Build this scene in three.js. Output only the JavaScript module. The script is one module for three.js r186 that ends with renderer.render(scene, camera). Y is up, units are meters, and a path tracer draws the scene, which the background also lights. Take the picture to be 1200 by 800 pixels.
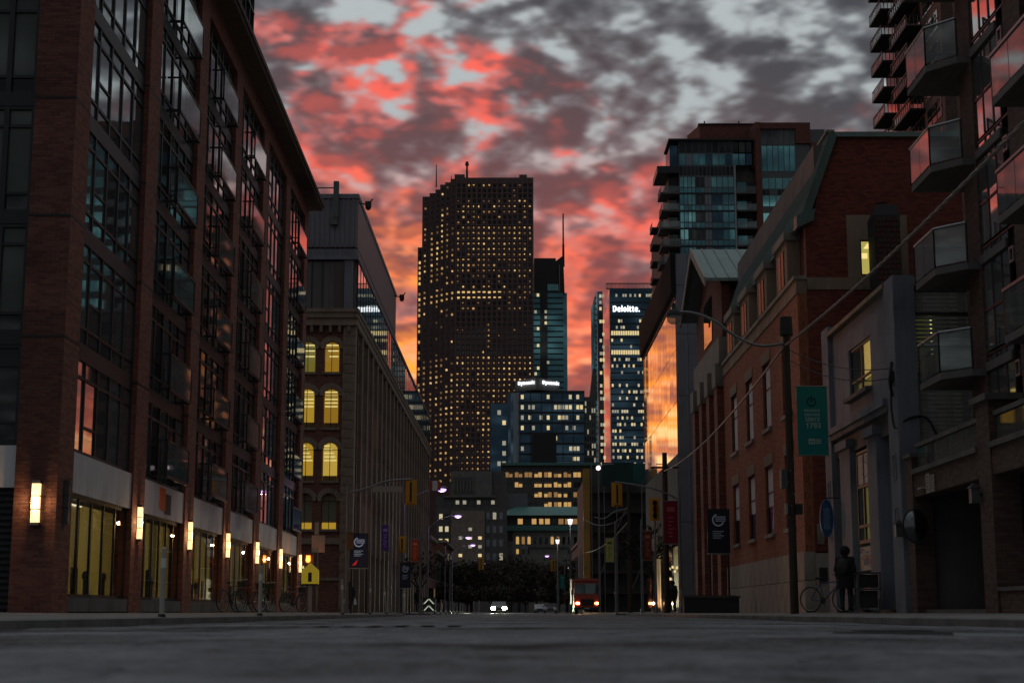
import * as THREE from 'three';
import { mergeGeometries } from 'three/addons/utils/BufferGeometryUtils.js';
import { MarchingCubes } from 'three/addons/objects/MarchingCubes.js';
import { FontLoader } from 'three/addons/loaders/FontLoader.js';
import { TextGeometry } from 'three/addons/geometries/TextGeometry.js';

// ---------- camera, sky, sun, exposure ----------
const W = 1024, H = 682;
const scene = new THREE.Scene();
const PITCH = Math.atan(317 / 1830);
const camera = new THREE.PerspectiveCamera(24.66, W / H, 0.05, 6000);
camera.position.set(0, 0.19, 0);
camera.rotation.order = 'YXZ';
camera.rotation.set(PITCH, 0.0027, 0);
camera.focus = 70; camera.userData.fStop = 2.8;

function rng(seed) { let s = seed >>> 0; return () => { s = (s + 0x6D2B79F5) >>> 0; let t = s; t = Math.imul(t ^ (t >>> 15), t | 1); t ^= t + Math.imul(t ^ (t >>> 7), t | 61); return ((t ^ (t >>> 14)) >>> 0) / 4294967296; }; }
const lerp = (a, b, t) => a + (b - a) * t, clamp = (v, a = 0, b = 1) => Math.min(b, Math.max(a, v));
const sstep = (a, b, v) => { const t = clamp((v - a) / (b - a)); return t * t * (3 - 2 * t); };
const hash2 = (x, y) => { let h = Math.imul(x, 374761393) ^ Math.imul(y, 668265263); h = Math.imul(h ^ (h >>> 13), 1274126177); return ((h ^ (h >>> 16)) >>> 0) / 4294967296; };
function vnoise(x, y) { const xi = Math.floor(x), yi = Math.floor(y), fx = x - xi, fy = y - yi, u = fx * fx * fx * (fx * (fx * 6 - 15) + 10), v = fy * fy * fy * (fy * (fy * 6 - 15) + 10);
  const a = hash2(xi, yi), b = hash2(xi + 1, yi), c = hash2(xi, yi + 1), d = hash2(xi + 1, yi + 1); return a + (b - a) * u + (c - a) * v + (a - b - c + d) * u * v; }
function fbm(x, y, n, gain = 0.52) { let s = 0, a = 0.5, t = 0; for (let i = 0; i < n; i++) { s += a * vnoise(x, y); t += a; a *= gain; const X = x; x = x * 1.62 - y * 1.17 + 13.7; y = X * 1.17 + y * 1.62 + 7.3; } return s / t; }

// sunset sky: broken cloud, red lit from below towards the west, pale gaps between
const OFF = [20.3, 3.3];
function skyColour(dx, dy, dz) {
  const el = Math.asin(clamp(dy, -1, 1)) * 57.3, az = Math.atan2(dx, -dz) * 57.3;
  const k = 1 / (dy + 0.17), qx = dx * k + OFF[0], qz = -dz * k + OFF[1];
  const wx = fbm(qx * 4 + 5, qz * 4, 3) - 0.5, wz = fbm(qx * 4, qz * 4 + 9, 3) - 0.5;
  const cx = qx * 16 + wx * 0.9 + 3, cz = qz * 12.5 + wz * 0.8 + 31.3;
  const n1 = fbm(cx, cz, 6, 0.62), n1s = fbm(cx - 0.1, cz + 0.5, 5, 0.6);         // cloud body here and a little nearer the sun
  const big = fbm(qx * 2.6 + 17, qz * 2.4 + 4.4, 3);                  // broad thick and thin areas
  const n2 = fbm(qx * 6.6 + wx * 0.7 + 40, qz * 5.4 + wz * 0.7 + 11.7, 5, 0.58);   // where the red light reaches
  const n3 = fbm(qx * 34 + wx * 1.5 + 70, qz * 25 + wz * 1.5, 4, 0.6);         // fine tufts
  const west = Math.exp(-Math.pow((az + 6) / 36, 2));                 // round the place the sun went down
  const low = clamp(1 - (el - 4) / 19);
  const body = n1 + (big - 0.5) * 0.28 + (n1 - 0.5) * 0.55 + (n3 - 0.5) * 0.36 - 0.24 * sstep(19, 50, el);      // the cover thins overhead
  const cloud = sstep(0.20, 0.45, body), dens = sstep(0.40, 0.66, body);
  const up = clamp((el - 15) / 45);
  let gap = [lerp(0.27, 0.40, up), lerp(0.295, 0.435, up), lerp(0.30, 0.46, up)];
  const ember = sstep(12, 5.5, el) * Math.exp(-Math.pow((az + 4) / 17, 2));
  const gmix = clamp(west * sstep(18.5, 10, el)) * clamp(1.1 - Math.max(0, az - 3) * 0.03);
  const glowGap = [lerp(0.66, 1.0, ember), lerp(0.115, 0.56, ember), lerp(0.06, 0.22, ember)];
  gap = gap.map((v, i) => lerp(v, glowGap[i], gmix));
  let c = [0, 1, 2].map((i) => lerp(gap[i], lerp([0.092, 0.096, 0.105][i], [0.036, 0.037, 0.043][i], dens), cloud * 0.97));
  const warm = west * low * clamp(1.1 - Math.max(0, az - 2) * 0.07 - Math.max(0, el - 15) * 0.08); c = c.map((v, i) => lerp(v, v * 0.66 + [0.20, 0.028, 0.020][i], warm * 0.85 * cloud));
  const reach = clamp(1.38 - (el - 8) / 13 - Math.max(0, az) * 0.040 + Math.max(0, -az - 2) * 0.022) * sstep(0.02, 0.35, west);
  const edge = sstep(-0.05, 0.10, n1 - n1s + (n3 - 0.5) * 0.08);
  const region = sstep(0.60 - 0.36 * reach, 0.78 - 0.34 * reach, n2 + (n3 - 0.5) * 0.25) * sstep(0.02, 0.3, reach);
  const thin = sstep(0.20, 0.34, body) * (1 - 0.9 * sstep(0.45, 0.58, body));      // thin cloud takes the red light, thick cloud stays grey
  const red = clamp(region * clamp(thin * (0.55 + 0.6 * edge) + 0.22 * edge));
  const hot = clamp(sstep(17, 9, el) * Math.exp(-Math.pow((az + 6) / 6.5, 2)) * (0.3 + 1.5 * n3));
  const fire = [lerp(0.62, 0.98, hot), lerp(0.092, 0.29, hot), lerp(0.066, 0.03, hot)].map((v) => v * (0.72 + 0.56 * n3) );
  const dusk = 0.60 + 0.40 * Math.exp(-Math.pow((az + 6) / 85, 2)) * clamp(1.3 - el / 120);      // night comes up from the east
  return c.map((v, i) => lerp(v, fire[i], red * 0.95) * dusk);
}
{
  const SW = 2048, SH = 2048, px = new Float32Array(SW * SH * 4);
  for (let j = 0; j < SH; j++) {
    const th = ((j + 0.5) / SH - 0.5) * Math.PI, sy = Math.sin(th), cy = Math.cos(th);
    for (let i = 0; i < SW; i++) {
      const o = (j * SW + i) * 4; px[o + 3] = 1;
      if (th < 0) { px[o] = 0.05; px[o + 1] = 0.042; px[o + 2] = 0.042; continue; }
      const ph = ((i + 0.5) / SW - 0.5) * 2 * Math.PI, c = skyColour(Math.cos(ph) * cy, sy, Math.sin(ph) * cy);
      px[o] = c[0]; px[o + 1] = c[1]; px[o + 2] = c[2];
    }
  }
  const t = new THREE.DataTexture(px, SW, SH, THREE.RGBAFormat, THREE.FloatType);
  t.mapping = THREE.EquirectangularReflectionMapping; t.magFilter = THREE.LinearFilter; t.minFilter = THREE.LinearFilter; t.needsUpdate = true;
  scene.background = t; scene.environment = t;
}
const sun = new THREE.DirectionalLight(new THREE.Color().setRGB(1.0, 0.46, 0.26), 0.15);
sun.position.set(-230, 42, -440); sun.target.position.set(0, 0, -60); sun.castShadow = true; sun.shadow.radius = 6;
Object.assign(sun.shadow.camera, { left: -250, right: 250, top: 120, bottom: -120, near: 1, far: 1500 });
scene.add(sun, sun.target);

const renderer = new THREE.WebGLRenderer({ antialias: true });
renderer.setSize(W, H);
renderer.toneMapping = THREE.LinearToneMapping;
renderer.toneMappingExposure = 1.6;
renderer.shadowMap.enabled = true;
document.body?.appendChild?.(renderer.domElement);

// ---------- textures ----------
function dtex(n, m, fn, srgb, rep) {
  const a = new Uint8Array(n * m * 4);
  for (let y = 0; y < m; y++) for (let x = 0; x < n; x++) { const c = fn(x, y), o = (y * n + x) * 4; for (let i = 0; i < 3; i++) { const v = clamp(Array.isArray(c) ? c[i] : c); a[o + i] = 255 * (srgb ? (v <= 0.0031308 ? v * 12.92 : 1.055 * Math.pow(v, 1 / 2.4) - 0.055) : v); } a[o + 3] = 255; }
  const t = new THREE.DataTexture(a, n, m, THREE.RGBAFormat); t.wrapS = t.wrapT = THREE.RepeatWrapping; t.magFilter = THREE.LinearFilter; t.minFilter = THREE.LinearMipmapLinearFilter; t.generateMipmaps = true;
  if (srgb) t.colorSpace = THREE.SRGBColorSpace; if (rep) t.repeat.set(...rep); t.needsUpdate = true; return t;
}
// tiling noise: lattice wraps at p cells
function tnoise(x, y, p, q = p) { const xi = Math.floor(x), yi = Math.floor(y), fx = x - xi, fy = y - yi, u = fx * fx * (3 - 2 * fx), v = fy * fy * (3 - 2 * fy), w = (k) => ((k % p) + p) % p, z = (k) => ((k % q) + q) % q;
  const a = hash2(w(xi), z(yi)), b = hash2(w(xi + 1), z(yi)), c = hash2(w(xi), z(yi + 1)), d = hash2(w(xi + 1), z(yi + 1)); return a + (b - a) * u + (c - a) * v + (a - b - c + d) * u * v; }
function tfbm(x, y, p, n, q = p) { let s = 0, a = 0.5, t = 0; for (let i = 0; i < n; i++) { s += a * tnoise(x, y, p, q); t += a; a *= 0.55; x *= 2; y *= 2; p *= 2; q *= 2; } return s / t; }
const BR = [0.225, 0.075];                                            // brick and joint, metres
const brickAt = (x, y) => { const r = Math.floor(y / 21.333), xx = (x / 64 + (r % 2) * 0.5), cidx = ((Math.floor(xx) % 8) + 8) % 8, fx = (xx - Math.floor(xx)) * 64, fy = y - r * 21.333; return { r, c: cidx, joint: fx < 3 || fy < 3.2 }; };
const brickMap = dtex(512, 512, (x, y) => { const b = brickAt(x, y), n = tfbm(x / 32, y / 32, 16, 4); if (b.joint) { const g = 0.62 + 0.2 * n; return [g, g * 0.95, g * 0.9]; } const h = hash2(b.c + 17, b.r + 3), g = 0.72 + 0.5 * (h - 0.35) + 0.12 * (n - 0.5); return [g, g * (0.86 + 0.22 * hash2(b.c, b.r + 91)), g * (0.84 + 0.2 * hash2(b.c + 5, b.r))]; }, true, [1 / 1.8, 1 / 1.8]);
const brickBump = dtex(512, 512, (x, y) => (brickAt(x, y).joint ? 0.15 : 0.75 + 0.25 * tfbm(x / 16, y / 16, 32, 3)), false, [1 / 1.8, 1 / 1.8]);
const stuccoMap = dtex(512, 512, (x, y) => { const n = tfbm(x / 128, y / 128, 4, 6), s = tfbm(x / 16, y / 128, 32, 3, 4); return 0.7 + 0.42 * (n - 0.5) + 0.22 * (s - 0.5); }, true, [1 / 4, 1 / 4]);
const stuccoBump = dtex(256, 256, (x, y) => tfbm(x / 8, y / 8, 32, 4), false, [1 / 0.8, 1 / 0.8]);
const asphaltMap = dtex(1024, 1024, (x, y) => {
  const big = tfbm(x / 256, y / 256, 4, 5), mid = tfbm(x / 42.667, y / 42.667, 24, 3), g = hash2(x >> 1, y >> 1), g2 = hash2(x + 77, y + 5);
  let v = 0.56 + 1.5 * (big - 0.5) + 0.6 * (mid - 0.5) + 0.34 * (g - 0.5) + 0.3 * (g2 - 0.5) + 0.7 * (tfbm(x / 8, y / 8, 128, 2) - 0.5);
  if (g > 0.965) v += 0.6; const cr = Math.abs(tfbm(x / 170.67, y / 170.67, 6, 4) - 0.5); if (cr < 0.006) v *= 0.45;
  return [v, v * 0.985, v * 0.97]; }, true, [1 / 7, 1 / 7]);
const asphaltBump = dtex(1024, 1024, (x, y) => 0.5 * hash2(x >> 1, y >> 1) + 0.3 * tfbm(x / 12.8, y / 12.8, 80, 3) + 0.5 * tfbm(x / 256, y / 256, 4, 4), false, [1 / 7, 1 / 7]);
const streakMap = dtex(256, 256, (x, y) => 0.82 + 0.25 * (tfbm(x / 8, y / 128, 32, 3, 2) - 0.5) + 0.25 * (tfbm(x / 64, y / 64, 4, 4) - 0.5), true, [1 / 3, 1 / 3]);

// ---------- materials (linear base colours) ----------
const C = (r, g, b) => new THREE.Color().setRGB(r, g, b);
const std = (c, roughness = 0.8, o = {}) => new THREE.MeshStandardMaterial({ color: C(...c), roughness, ...o });
const glow = (c, k = 1, base = [0.02, 0.02, 0.02]) => new THREE.MeshStandardMaterial({ color: C(...base), roughness: 0.5, emissive: C(...c), emissiveIntensity: k });
const brick = (c, bs = 0.008) => std(c, 0.9, { map: brickMap, bumpMap: brickBump, bumpScale: bs });
const stucco = (c, r = 0.9) => std(c, r, { map: stuccoMap, bumpMap: stuccoBump, bumpScale: 0.006 });
const sheet = (c, r = 0.5, metalness = 0.3) => std(c, r, { metalness, map: streakMap });
const glassy = (c, ior = 1.6, roughness = 0.03) => new THREE.MeshPhysicalMaterial({ color: C(...c), roughness, ior, metalness: 0 });
const coated = (c, m = 0.85) => new THREE.MeshPhysicalMaterial({ color: C(...c), roughness: 0.025, metalness: m });
const pane = new THREE.MeshPhysicalMaterial({ color: C(0.9, 0.93, 0.92), roughness: 0.02, transmission: 1, thickness: 0, ior: 1.5 });
const M = {
  asphalt: new THREE.MeshPhysicalMaterial({ color: C(0.215, 0.224, 0.245), roughness: 0.74, specularIntensity: 0.5, map: asphaltMap, bumpMap: asphaltBump, bumpScale: 0.03 }),
  patch: std([0.05, 0.05, 0.053], 0.8, { map: asphaltMap, bumpMap: asphaltBump, bumpScale: 0.008 }),
  paint: std([0.5, 0.5, 0.48], 0.7, { map: asphaltMap }),
  walk: stucco([0.24, 0.225, 0.21]), kerb: stucco([0.19, 0.185, 0.18]), earth: stucco([0.10, 0.09, 0.08]),
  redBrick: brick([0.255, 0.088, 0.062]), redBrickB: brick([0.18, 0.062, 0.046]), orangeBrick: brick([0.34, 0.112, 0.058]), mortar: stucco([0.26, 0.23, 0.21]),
  b1: std([0.22, 0.075, 0.056], 0.9, { map: stuccoMap }), b2: std([0.17, 0.055, 0.042], 0.9, { map: stuccoMap }), b3: std([0.25, 0.095, 0.07], 0.9, { map: stuccoMap }),
  frame: std([0.028, 0.03, 0.034], 0.45, { metalness: 0.4 }), frameGrey: std([0.10, 0.105, 0.11], 0.45, { metalness: 0.4 }),
  black: std([0.012, 0.012, 0.013], 0.6), dark: std([0.03, 0.03, 0.032], 0.8), soffit: std([0.11, 0.10, 0.095], 0.85, { map: stuccoMap }),
  whitePanel: sheet([0.74, 0.74, 0.77], 0.5, 0.1), greyPanel: sheet([0.22, 0.22, 0.25], 0.5, 0.3), ribbed: sheet([0.20, 0.20, 0.24], 0.45, 0.4),
  pinkPanel: sheet([0.26, 0.22, 0.23], 0.45, 0.4),
  greenRoof: sheet([0.20, 0.265, 0.25], 0.65, 0.05), greenTrim: sheet([0.10, 0.155, 0.135], 0.65, 0.05),
  tan: stucco([0.40, 0.30, 0.21]), limestone: stucco([0.44, 0.39, 0.33]), stone: stucco([0.36, 0.32, 0.27]),
  stuccoGrey: stucco([0.27, 0.285, 0.335]), whiteBrick: brick([0.42, 0.42, 0.40], 0.014), brownBrick: brick([0.115, 0.07, 0.058]), concrete: stucco([0.19, 0.175, 0.165]),
  oldBrick: brick([0.19, 0.085, 0.06]), oldStone: stucco([0.33, 0.25, 0.18]),
  g1: glassy([0.010, 0.012, 0.013]), g2: glassy([0.020, 0.026, 0.026]), g3: glassy([0.038, 0.048, 0.046]), g4: glassy([0.014, 0.022, 0.024], 1.7), blind: glassy([0.07, 0.085, 0.075], 1.5, 0.06),
  mirror: new THREE.MeshPhysicalMaterial({ color: C(0.80, 0.73, 0.72), roughness: 0.025, metalness: 0.92 }),
  c1: coated([0.32, 0.345, 0.355]), c2: coated([0.40, 0.43, 0.44], 0.85), c3: coated([0.44, 0.49, 0.49], 0.8), c4: coated([0.35, 0.39, 0.41]), teal: coated([0.32, 0.72, 0.72], 0.8), teal2: coated([0.17, 0.42, 0.46], 0.8), blueGlass: coated([0.085, 0.165, 0.23], 0.8), fascia: new THREE.MeshPhysicalMaterial({ color: C(0.02, 0.019, 0.019), roughness: 0.9, specularIntensity: 0.1 }), screened: new THREE.MeshPhysicalMaterial({ color: C(0.025, 0.03, 0.03), roughness: 0.25, specularIntensity: 0.12 }), blindCloth: std([0.72, 0.72, 0.72], 0.9, { map: streakMap }), paleGlass: glassy([0.20, 0.22, 0.25], 1.6, 0.06),
  railGlass: new THREE.MeshPhysicalMaterial({ color: C(0.72, 0.78, 0.78), roughness: 0.03, transmission: 0.93, thickness: 0, ior: 1.6 }),
  steel: std([0.30, 0.31, 0.32], 0.4, { metalness: 0.7 }), pole: std([0.20, 0.20, 0.205], 0.55, { metalness: 0.5 }), wood: stucco([0.085, 0.062, 0.045]), post: std([0.32, 0.31, 0.29], 0.7),
  signalYellow: std([0.62, 0.30, 0.025], 0.5), rubber: std([0.015, 0.015, 0.015], 0.85),
  granite: std([0.13, 0.066, 0.062], 0.6, { map: streakMap }), graniteRib: std([0.15, 0.085, 0.08], 0.55),
  copper: sheet([0.10, 0.26, 0.23], 0.6, 0.1), paleStone: stucco([0.40, 0.39, 0.37]), midStone: stucco([0.22, 0.20, 0.185]), darkStone: stucco([0.14, 0.13, 0.125]),
  redPaint: std([0.34, 0.055, 0.03], 0.35), bluePaint: std([0.03, 0.14, 0.36], 0.5), cloth: std([0.012, 0.012, 0.016], 0.95), skin: std([0.35, 0.2, 0.14], 0.6),
  bark: stucco([0.045, 0.034, 0.028]), leaf: std([0.05, 0.032, 0.02], 0.9), leafB: std([0.036, 0.03, 0.018], 0.9), yellow: std([0.62, 0.44, 0.03], 0.5), ochre: std([0.52, 0.28, 0.04], 0.7, { map: stuccoMap }),
};
const LIT = [glow([1.0, 0.58, 0.19], 0.33), glow([1.0, 0.53, 0.18], 0.16), glow([1.0, 0.64, 0.25], 0.52), glow([0.9, 0.52, 0.24], 0.07)];
const LITC = [glow([1, 0.84, 0.52], 0.357), glow([0.95, 0.88, 0.66], 0.204), glow([1, 0.78, 0.38], 0.476)];
const roomYellow = glow([1.0, 0.56, 0.05], 0.30), roomBright = glow([1.0, 0.78, 0.28], 0.62), roomPale = glow([1.0, 0.62, 0.10], 0.37), roomAmber = glow([1.0, 0.50, 0.04], 0.2), shopMid = glow([1, 0.60, 0.12], 0.095, [0.2, 0.15, 0.05]), roomDim = glow([0.8, 0.62, 0.10], 0.136), shopYellow = glow([1, 0.64, 0.12], 0.145, [0.2, 0.15, 0.05]), shopDim = glow([1, 0.66, 0.16], 0.051, [0.15, 0.12, 0.05]), tube = glow([1, 0.84, 0.55], 1.02);

shopYellow.emissiveMap = shopMid.emissiveMap = shopDim.emissiveMap = stuccoMap;
// ---------- helpers: x right, y up, d = metres ahead of the camera ----------
const names = new Map();
function numbered(n) { const k = names.get(n) ?? 0; names.set(n, k + 1); return k ? `${n}_${String(k).padStart(3, '0')}` : n; }
function meta(o, label, category, group) { o.userData.label = label; o.userData.category = category; if (group) o.userData.group = group; return o; }
function thing(name, label, category, [x, y, d], group, turn = 0) { const o = new THREE.Group(); o.name = numbered(name); o.position.set(x, y, -d); o.rotation.y = turn; o.org = new THREE.Vector3(x, y, -d); scene.add(o); return meta(o, label, category, group); }
const cast = (m) => { m.castShadow = m.receiveShadow = true; return m; };
const boxes = new Map();
function boxGeo(w, h, l) {
  const key = w.toFixed(3) + ',' + h.toFixed(3) + ',' + l.toFixed(3); let g = boxes.get(key); if (g) return g;
  g = new THREE.BoxGeometry(w, h, l); const uv = g.attributes.uv, S = [[l, h], [l, h], [w, l], [w, l], [w, h], [w, h]];
  for (let i = 0; i < 24; i++) uv.setXY(i, uv.getX(i) * S[i >> 2][0], uv.getY(i) * S[i >> 2][1]);
  boxes.set(key, g); return g;
}
// one box as a mesh of its own
function bx(T, name, mat, x0, x1, y0, y1, d0, d1) {
  const m = cast(new THREE.Mesh(boxGeo(Math.abs(x1 - x0), Math.abs(y1 - y0), Math.abs(d1 - d0)), mat)); m.name = name;
  const c = new THREE.Vector3((x0 + x1) / 2, (y0 + y1) / 2, -(d0 + d1) / 2); m.position.copy(c).sub(T.org); m.org = c; T.add(m); return m;
}
// loose box geometry for merging; uv run on in metres
function gb(x0, x1, y0, y1, d0, d1) {
  const g = boxGeo(Math.abs(x1 - x0), Math.abs(y1 - y0), Math.abs(d1 - d0)).clone(), uv = g.attributes.uv; const ox = x0 * 0.37 + d0, oy = y0;
  for (let i = 0; i < 24; i++) uv.setXY(i, uv.getX(i) + ox, uv.getY(i) + oy);
  return g.translate((x0 + x1) / 2, (y0 + y1) / 2, -(d0 + d1) / 2);
}
// a box whose faces each carry the whole of a printed picture
function printed(T, name, mat, x0, x1, y0, y1, d0, d1) { const m = cast(new THREE.Mesh(new THREE.BoxGeometry(x1 - x0, y1 - y0, d1 - d0), mat)); m.name = name; const c = new THREE.Vector3((x0 + x1) / 2, (y0 + y1) / 2, -(d0 + d1) / 2); m.position.copy(c).sub(T.org); m.org = c; T.add(m); return m; }
function mg(T, name, mat, list, kind) {
  const g = list.length > 1 ? mergeGeometries(list.map((q) => (q.index ? q.toNonIndexed() : q))) : list[0];
  const m = cast(new THREE.Mesh(g, mat)); m.name = name; g.translate(-T.org.x, -T.org.y, -T.org.z); m.org = T.org; if (kind) m.userData.kind = kind; T.add(m); return m;
}
// a solid from 8 corners [x,y,d]: four round the bottom, four above them
function hex(...p) {
  const q = p.map(([x, y, d]) => new THREE.Vector3(x, y, -d)), F = [[0, 3, 2, 1], [4, 5, 6, 7], [0, 1, 5, 4], [1, 2, 6, 5], [2, 3, 7, 6], [3, 0, 4, 7]], pos = [], nor = [], uv = [], mid = q.reduce((a, v) => a.add(v), new THREE.Vector3()).multiplyScalar(1 / 8);
  for (const f of F) {
    let [a, b, c, e] = f.map((i) => q[i]); const n = c.clone().sub(a).cross(e.clone().sub(b)).normalize();
    if (n.dot(a.clone().add(c).multiplyScalar(0.5).sub(mid)) < 0) { [b, e] = [e, b]; n.negate(); }
    const ax = Math.abs(n.x), ay = Math.abs(n.y), az = Math.abs(n.z);
    for (const v of [a, b, c, a, c, e]) { pos.push(v.x, v.y, v.z); nor.push(n.x, n.y, n.z); if (ay >= ax && ay >= az) uv.push(v.x, v.z); else if (ax >= az) uv.push(v.z, v.y); else uv.push(v.x, v.y); }
  }
  const g = new THREE.BufferGeometry(); g.setAttribute('position', new THREE.Float32BufferAttribute(pos, 3)); g.setAttribute('normal', new THREE.Float32BufferAttribute(nor, 3)); g.setAttribute('uv', new THREE.Float32BufferAttribute(uv, 2)); return g;
}
const V = ([x, y, d]) => new THREE.Vector3(x, y, -d);
function rod(p, q, r0, r1 = r0, seg = 8) {
  const a = V(p), b = V(q), dir = b.clone().sub(a), g = new THREE.CylinderGeometry(r1, r0, dir.length(), seg);
  g.applyQuaternion(new THREE.Quaternion().setFromUnitVectors(new THREE.Vector3(0, 1, 0), dir.clone().normalize())); return g.translate(...a.add(b).multiplyScalar(0.5).toArray());
}
const hose = (pts, r, seg = 24, rad = 6) => new THREE.TubeGeometry(new THREE.CatmullRomCurve3(pts.map(V)), seg, r, rad);
const ball = (p, r, sx = 1, sy = 1, sz = 1, w = 12, h = 8) => new THREE.SphereGeometry(r, w, h).scale(sx, sy, sz).translate(p[0], p[1], -p[2]);
function lamp(p, c, power, dist = 0) { const l = new THREE.PointLight(C(...c), power, dist, 2); l.position.copy(V(p)); l.castShadow = true; l.shadow.radius = 2; scene.add(l); return l; }
function canvasTex(w, h, draw) { const c = document.createElement('canvas'); c.width = w; c.height = h; draw(c.getContext('2d'), w, h); const t = new THREE.CanvasTexture(c); t.colorSpace = THREE.SRGBColorSpace; return t; }
function struct(name, mat, list) { const o = { org: new THREE.Vector3(), add: (m) => scene.add(m) }; const m = mg(o, name, mat, list); m.userData.kind = 'structure'; return m; }
const pxY = (h, d) => 400 - 1830 * Math.tan(Math.atan((h - 0.19) / d) - PITCH);   // picture row of a height, used only to read rows of lit windows off the photograph

// ---------- ground, road, pavements ----------
const wgt = (n, f) => Array.from({ length: n }, (_, i) => f(i));
struct('ground', M.earth, [new THREE.PlaneGeometry(5000, 5000).rotateX(-Math.PI / 2).translate(0, -0.03, -1500)]);
const PROFILE = [[-8, -0.012], [-5.5, 0.0], [-3, 0.03], [-1, 0.045], [1, 0.046], [3, 0.032], [6, 0.0], [8, -0.012]];
const roadY = (x) => { for (let i = 1; i < PROFILE.length; i++) if (x <= PROFILE[i][0]) { const [a, p] = PROFILE[i - 1], [b, q] = PROFILE[i]; return lerp(p, q, (x - a) / (b - a)); } return 0; };
const lump = (x, d) => (0.02 * (fbm(x * 0.55 + 9, d * 0.4 + 3, 3) - 0.5) + 0.018 * (fbm(x * 2.2, d * 1.9, 3) - 0.5)) * sstep(60, 20, d);   // settled, patched asphalt
{ // the road has a slight crown and uneven asphalt
  const pos = [], uv = [], idx = [], xs = wgt(101, (i) => -8 + i * 0.16), ds = [-6, -2]; for (let d = 0; d < 34; d += d < 12 ? 0.14 : 0.4) ds.push(d); for (const d of [36, 40, 46, 54, 62, 80, 120, 250, 460]) ds.push(d);
  for (const d of ds) for (const x of xs) { pos.push(x, roadY(x) + lump(x, d), -d); uv.push(x, d); }
  const n = xs.length; for (let i = 0; i < ds.length - 1; i++) for (let j = 0; j < n - 1; j++) { const a = i * n + j, b = a + 1, c = a + n, e = c + 1; idx.push(a, b, e, a, e, c); }
  const g = new THREE.BufferGeometry(); g.setAttribute('position', new THREE.Float32BufferAttribute(pos, 3)); g.setAttribute('uv', new THREE.Float32BufferAttribute(uv, 2)); g.setIndex(idx); g.computeVertexNormals();
  struct('road', M.asphalt, [g]);
}
function flatG(x0, x1, d0, d1, y) { const g = new THREE.PlaneGeometry(x1 - x0, d1 - d0).rotateX(-Math.PI / 2).translate((x0 + x1) / 2, y, -(d0 + d1) / 2), u = g.attributes.uv; for (let i = 0; i < 4; i++) u.setXY(i, u.getX(i) * (x1 - x0) + x0, u.getY(i) * (d1 - d0) + d0); return g; }
struct('cross_street', M.asphalt, [flatG(-90, -5.5, 78.6, 101.4, -0.006), flatG(6, 90, 86.2, 95.4, -0.006)]);
function walkway(xk, xb, d0, d1) { // kerb line, building line
  const s = Math.sign(xb - xk), k = xk + s * 0.16;
  struct(s < 0 ? 'pavement_left' : 'pavement_right', M.walk, [hex([k, -0.05, d0], [xb, -0.05, d0], [xb, -0.05, d1], [k, -0.05, d1], [k, 0.115, d0], [xb, 0.245, d0], [xb, 0.245, d1], [k, 0.115, d1])]);
  const kerb = struct('kerb', M.kerb, [hex([xk, -0.05, d0], [k, -0.05, d0], [k, -0.05, d1], [xk, -0.05, d1], [xk, 0.098, d0], [k - s * 0.002, 0.119, d0], [k - s * 0.002, 0.119, d1], [xk, 0.098, d1])]);
  return kerb;
}
walkway(-5.5, -16, -6, 78.6); walkway(-5.5, -16, 101.4, 420);
walkway(6, 16, -6, 86.2); walkway(6, 16, 95.4, 420);
function onRoad(x0, x1, d0, d1, lift = 0.006) { // a sheet that follows the crown
  const xs = [x0, ...PROFILE.map((p) => p[0]).filter((x) => x > x0 && x < x1), x1], out = [];
  for (let i = 1; i < xs.length; i++) { const g = flatG(xs[i - 1], xs[i], d0, d1, 0), p = g.attributes.position; for (let k = 0; k < 4; k++) p.setY(k, roadY(p.getX(k)) + lift); g.computeVertexNormals(); out.push(g); }
  return out;
}
struct('road_marking', M.paint, [...onRoad(-0.2, 2.9, 42, 43.2), ...onRoad(-2.6, -0.6, 42.3, 43.3)]);
struct('lane_line', M.paint, wgt(14, (i) => onRoad(-1.06, -0.94, 50 + i * 9, 53 + i * 9)).flat());
{ const r = rng(5); struct('asphalt_patch', M.patch, [...wgt(11, (i) => onRoad(-3.4 + i * 0.27, -3.26 + i * 0.27, 15.5 + r() * 0.1, 16.6 + r() * 0.15, 0.012)).flat()]); }
struct('gutter', M.patch, [...onRoad(-5.5, -5.2, -6, 78), ...onRoad(5.7, 6, -6, 86)]);

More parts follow.
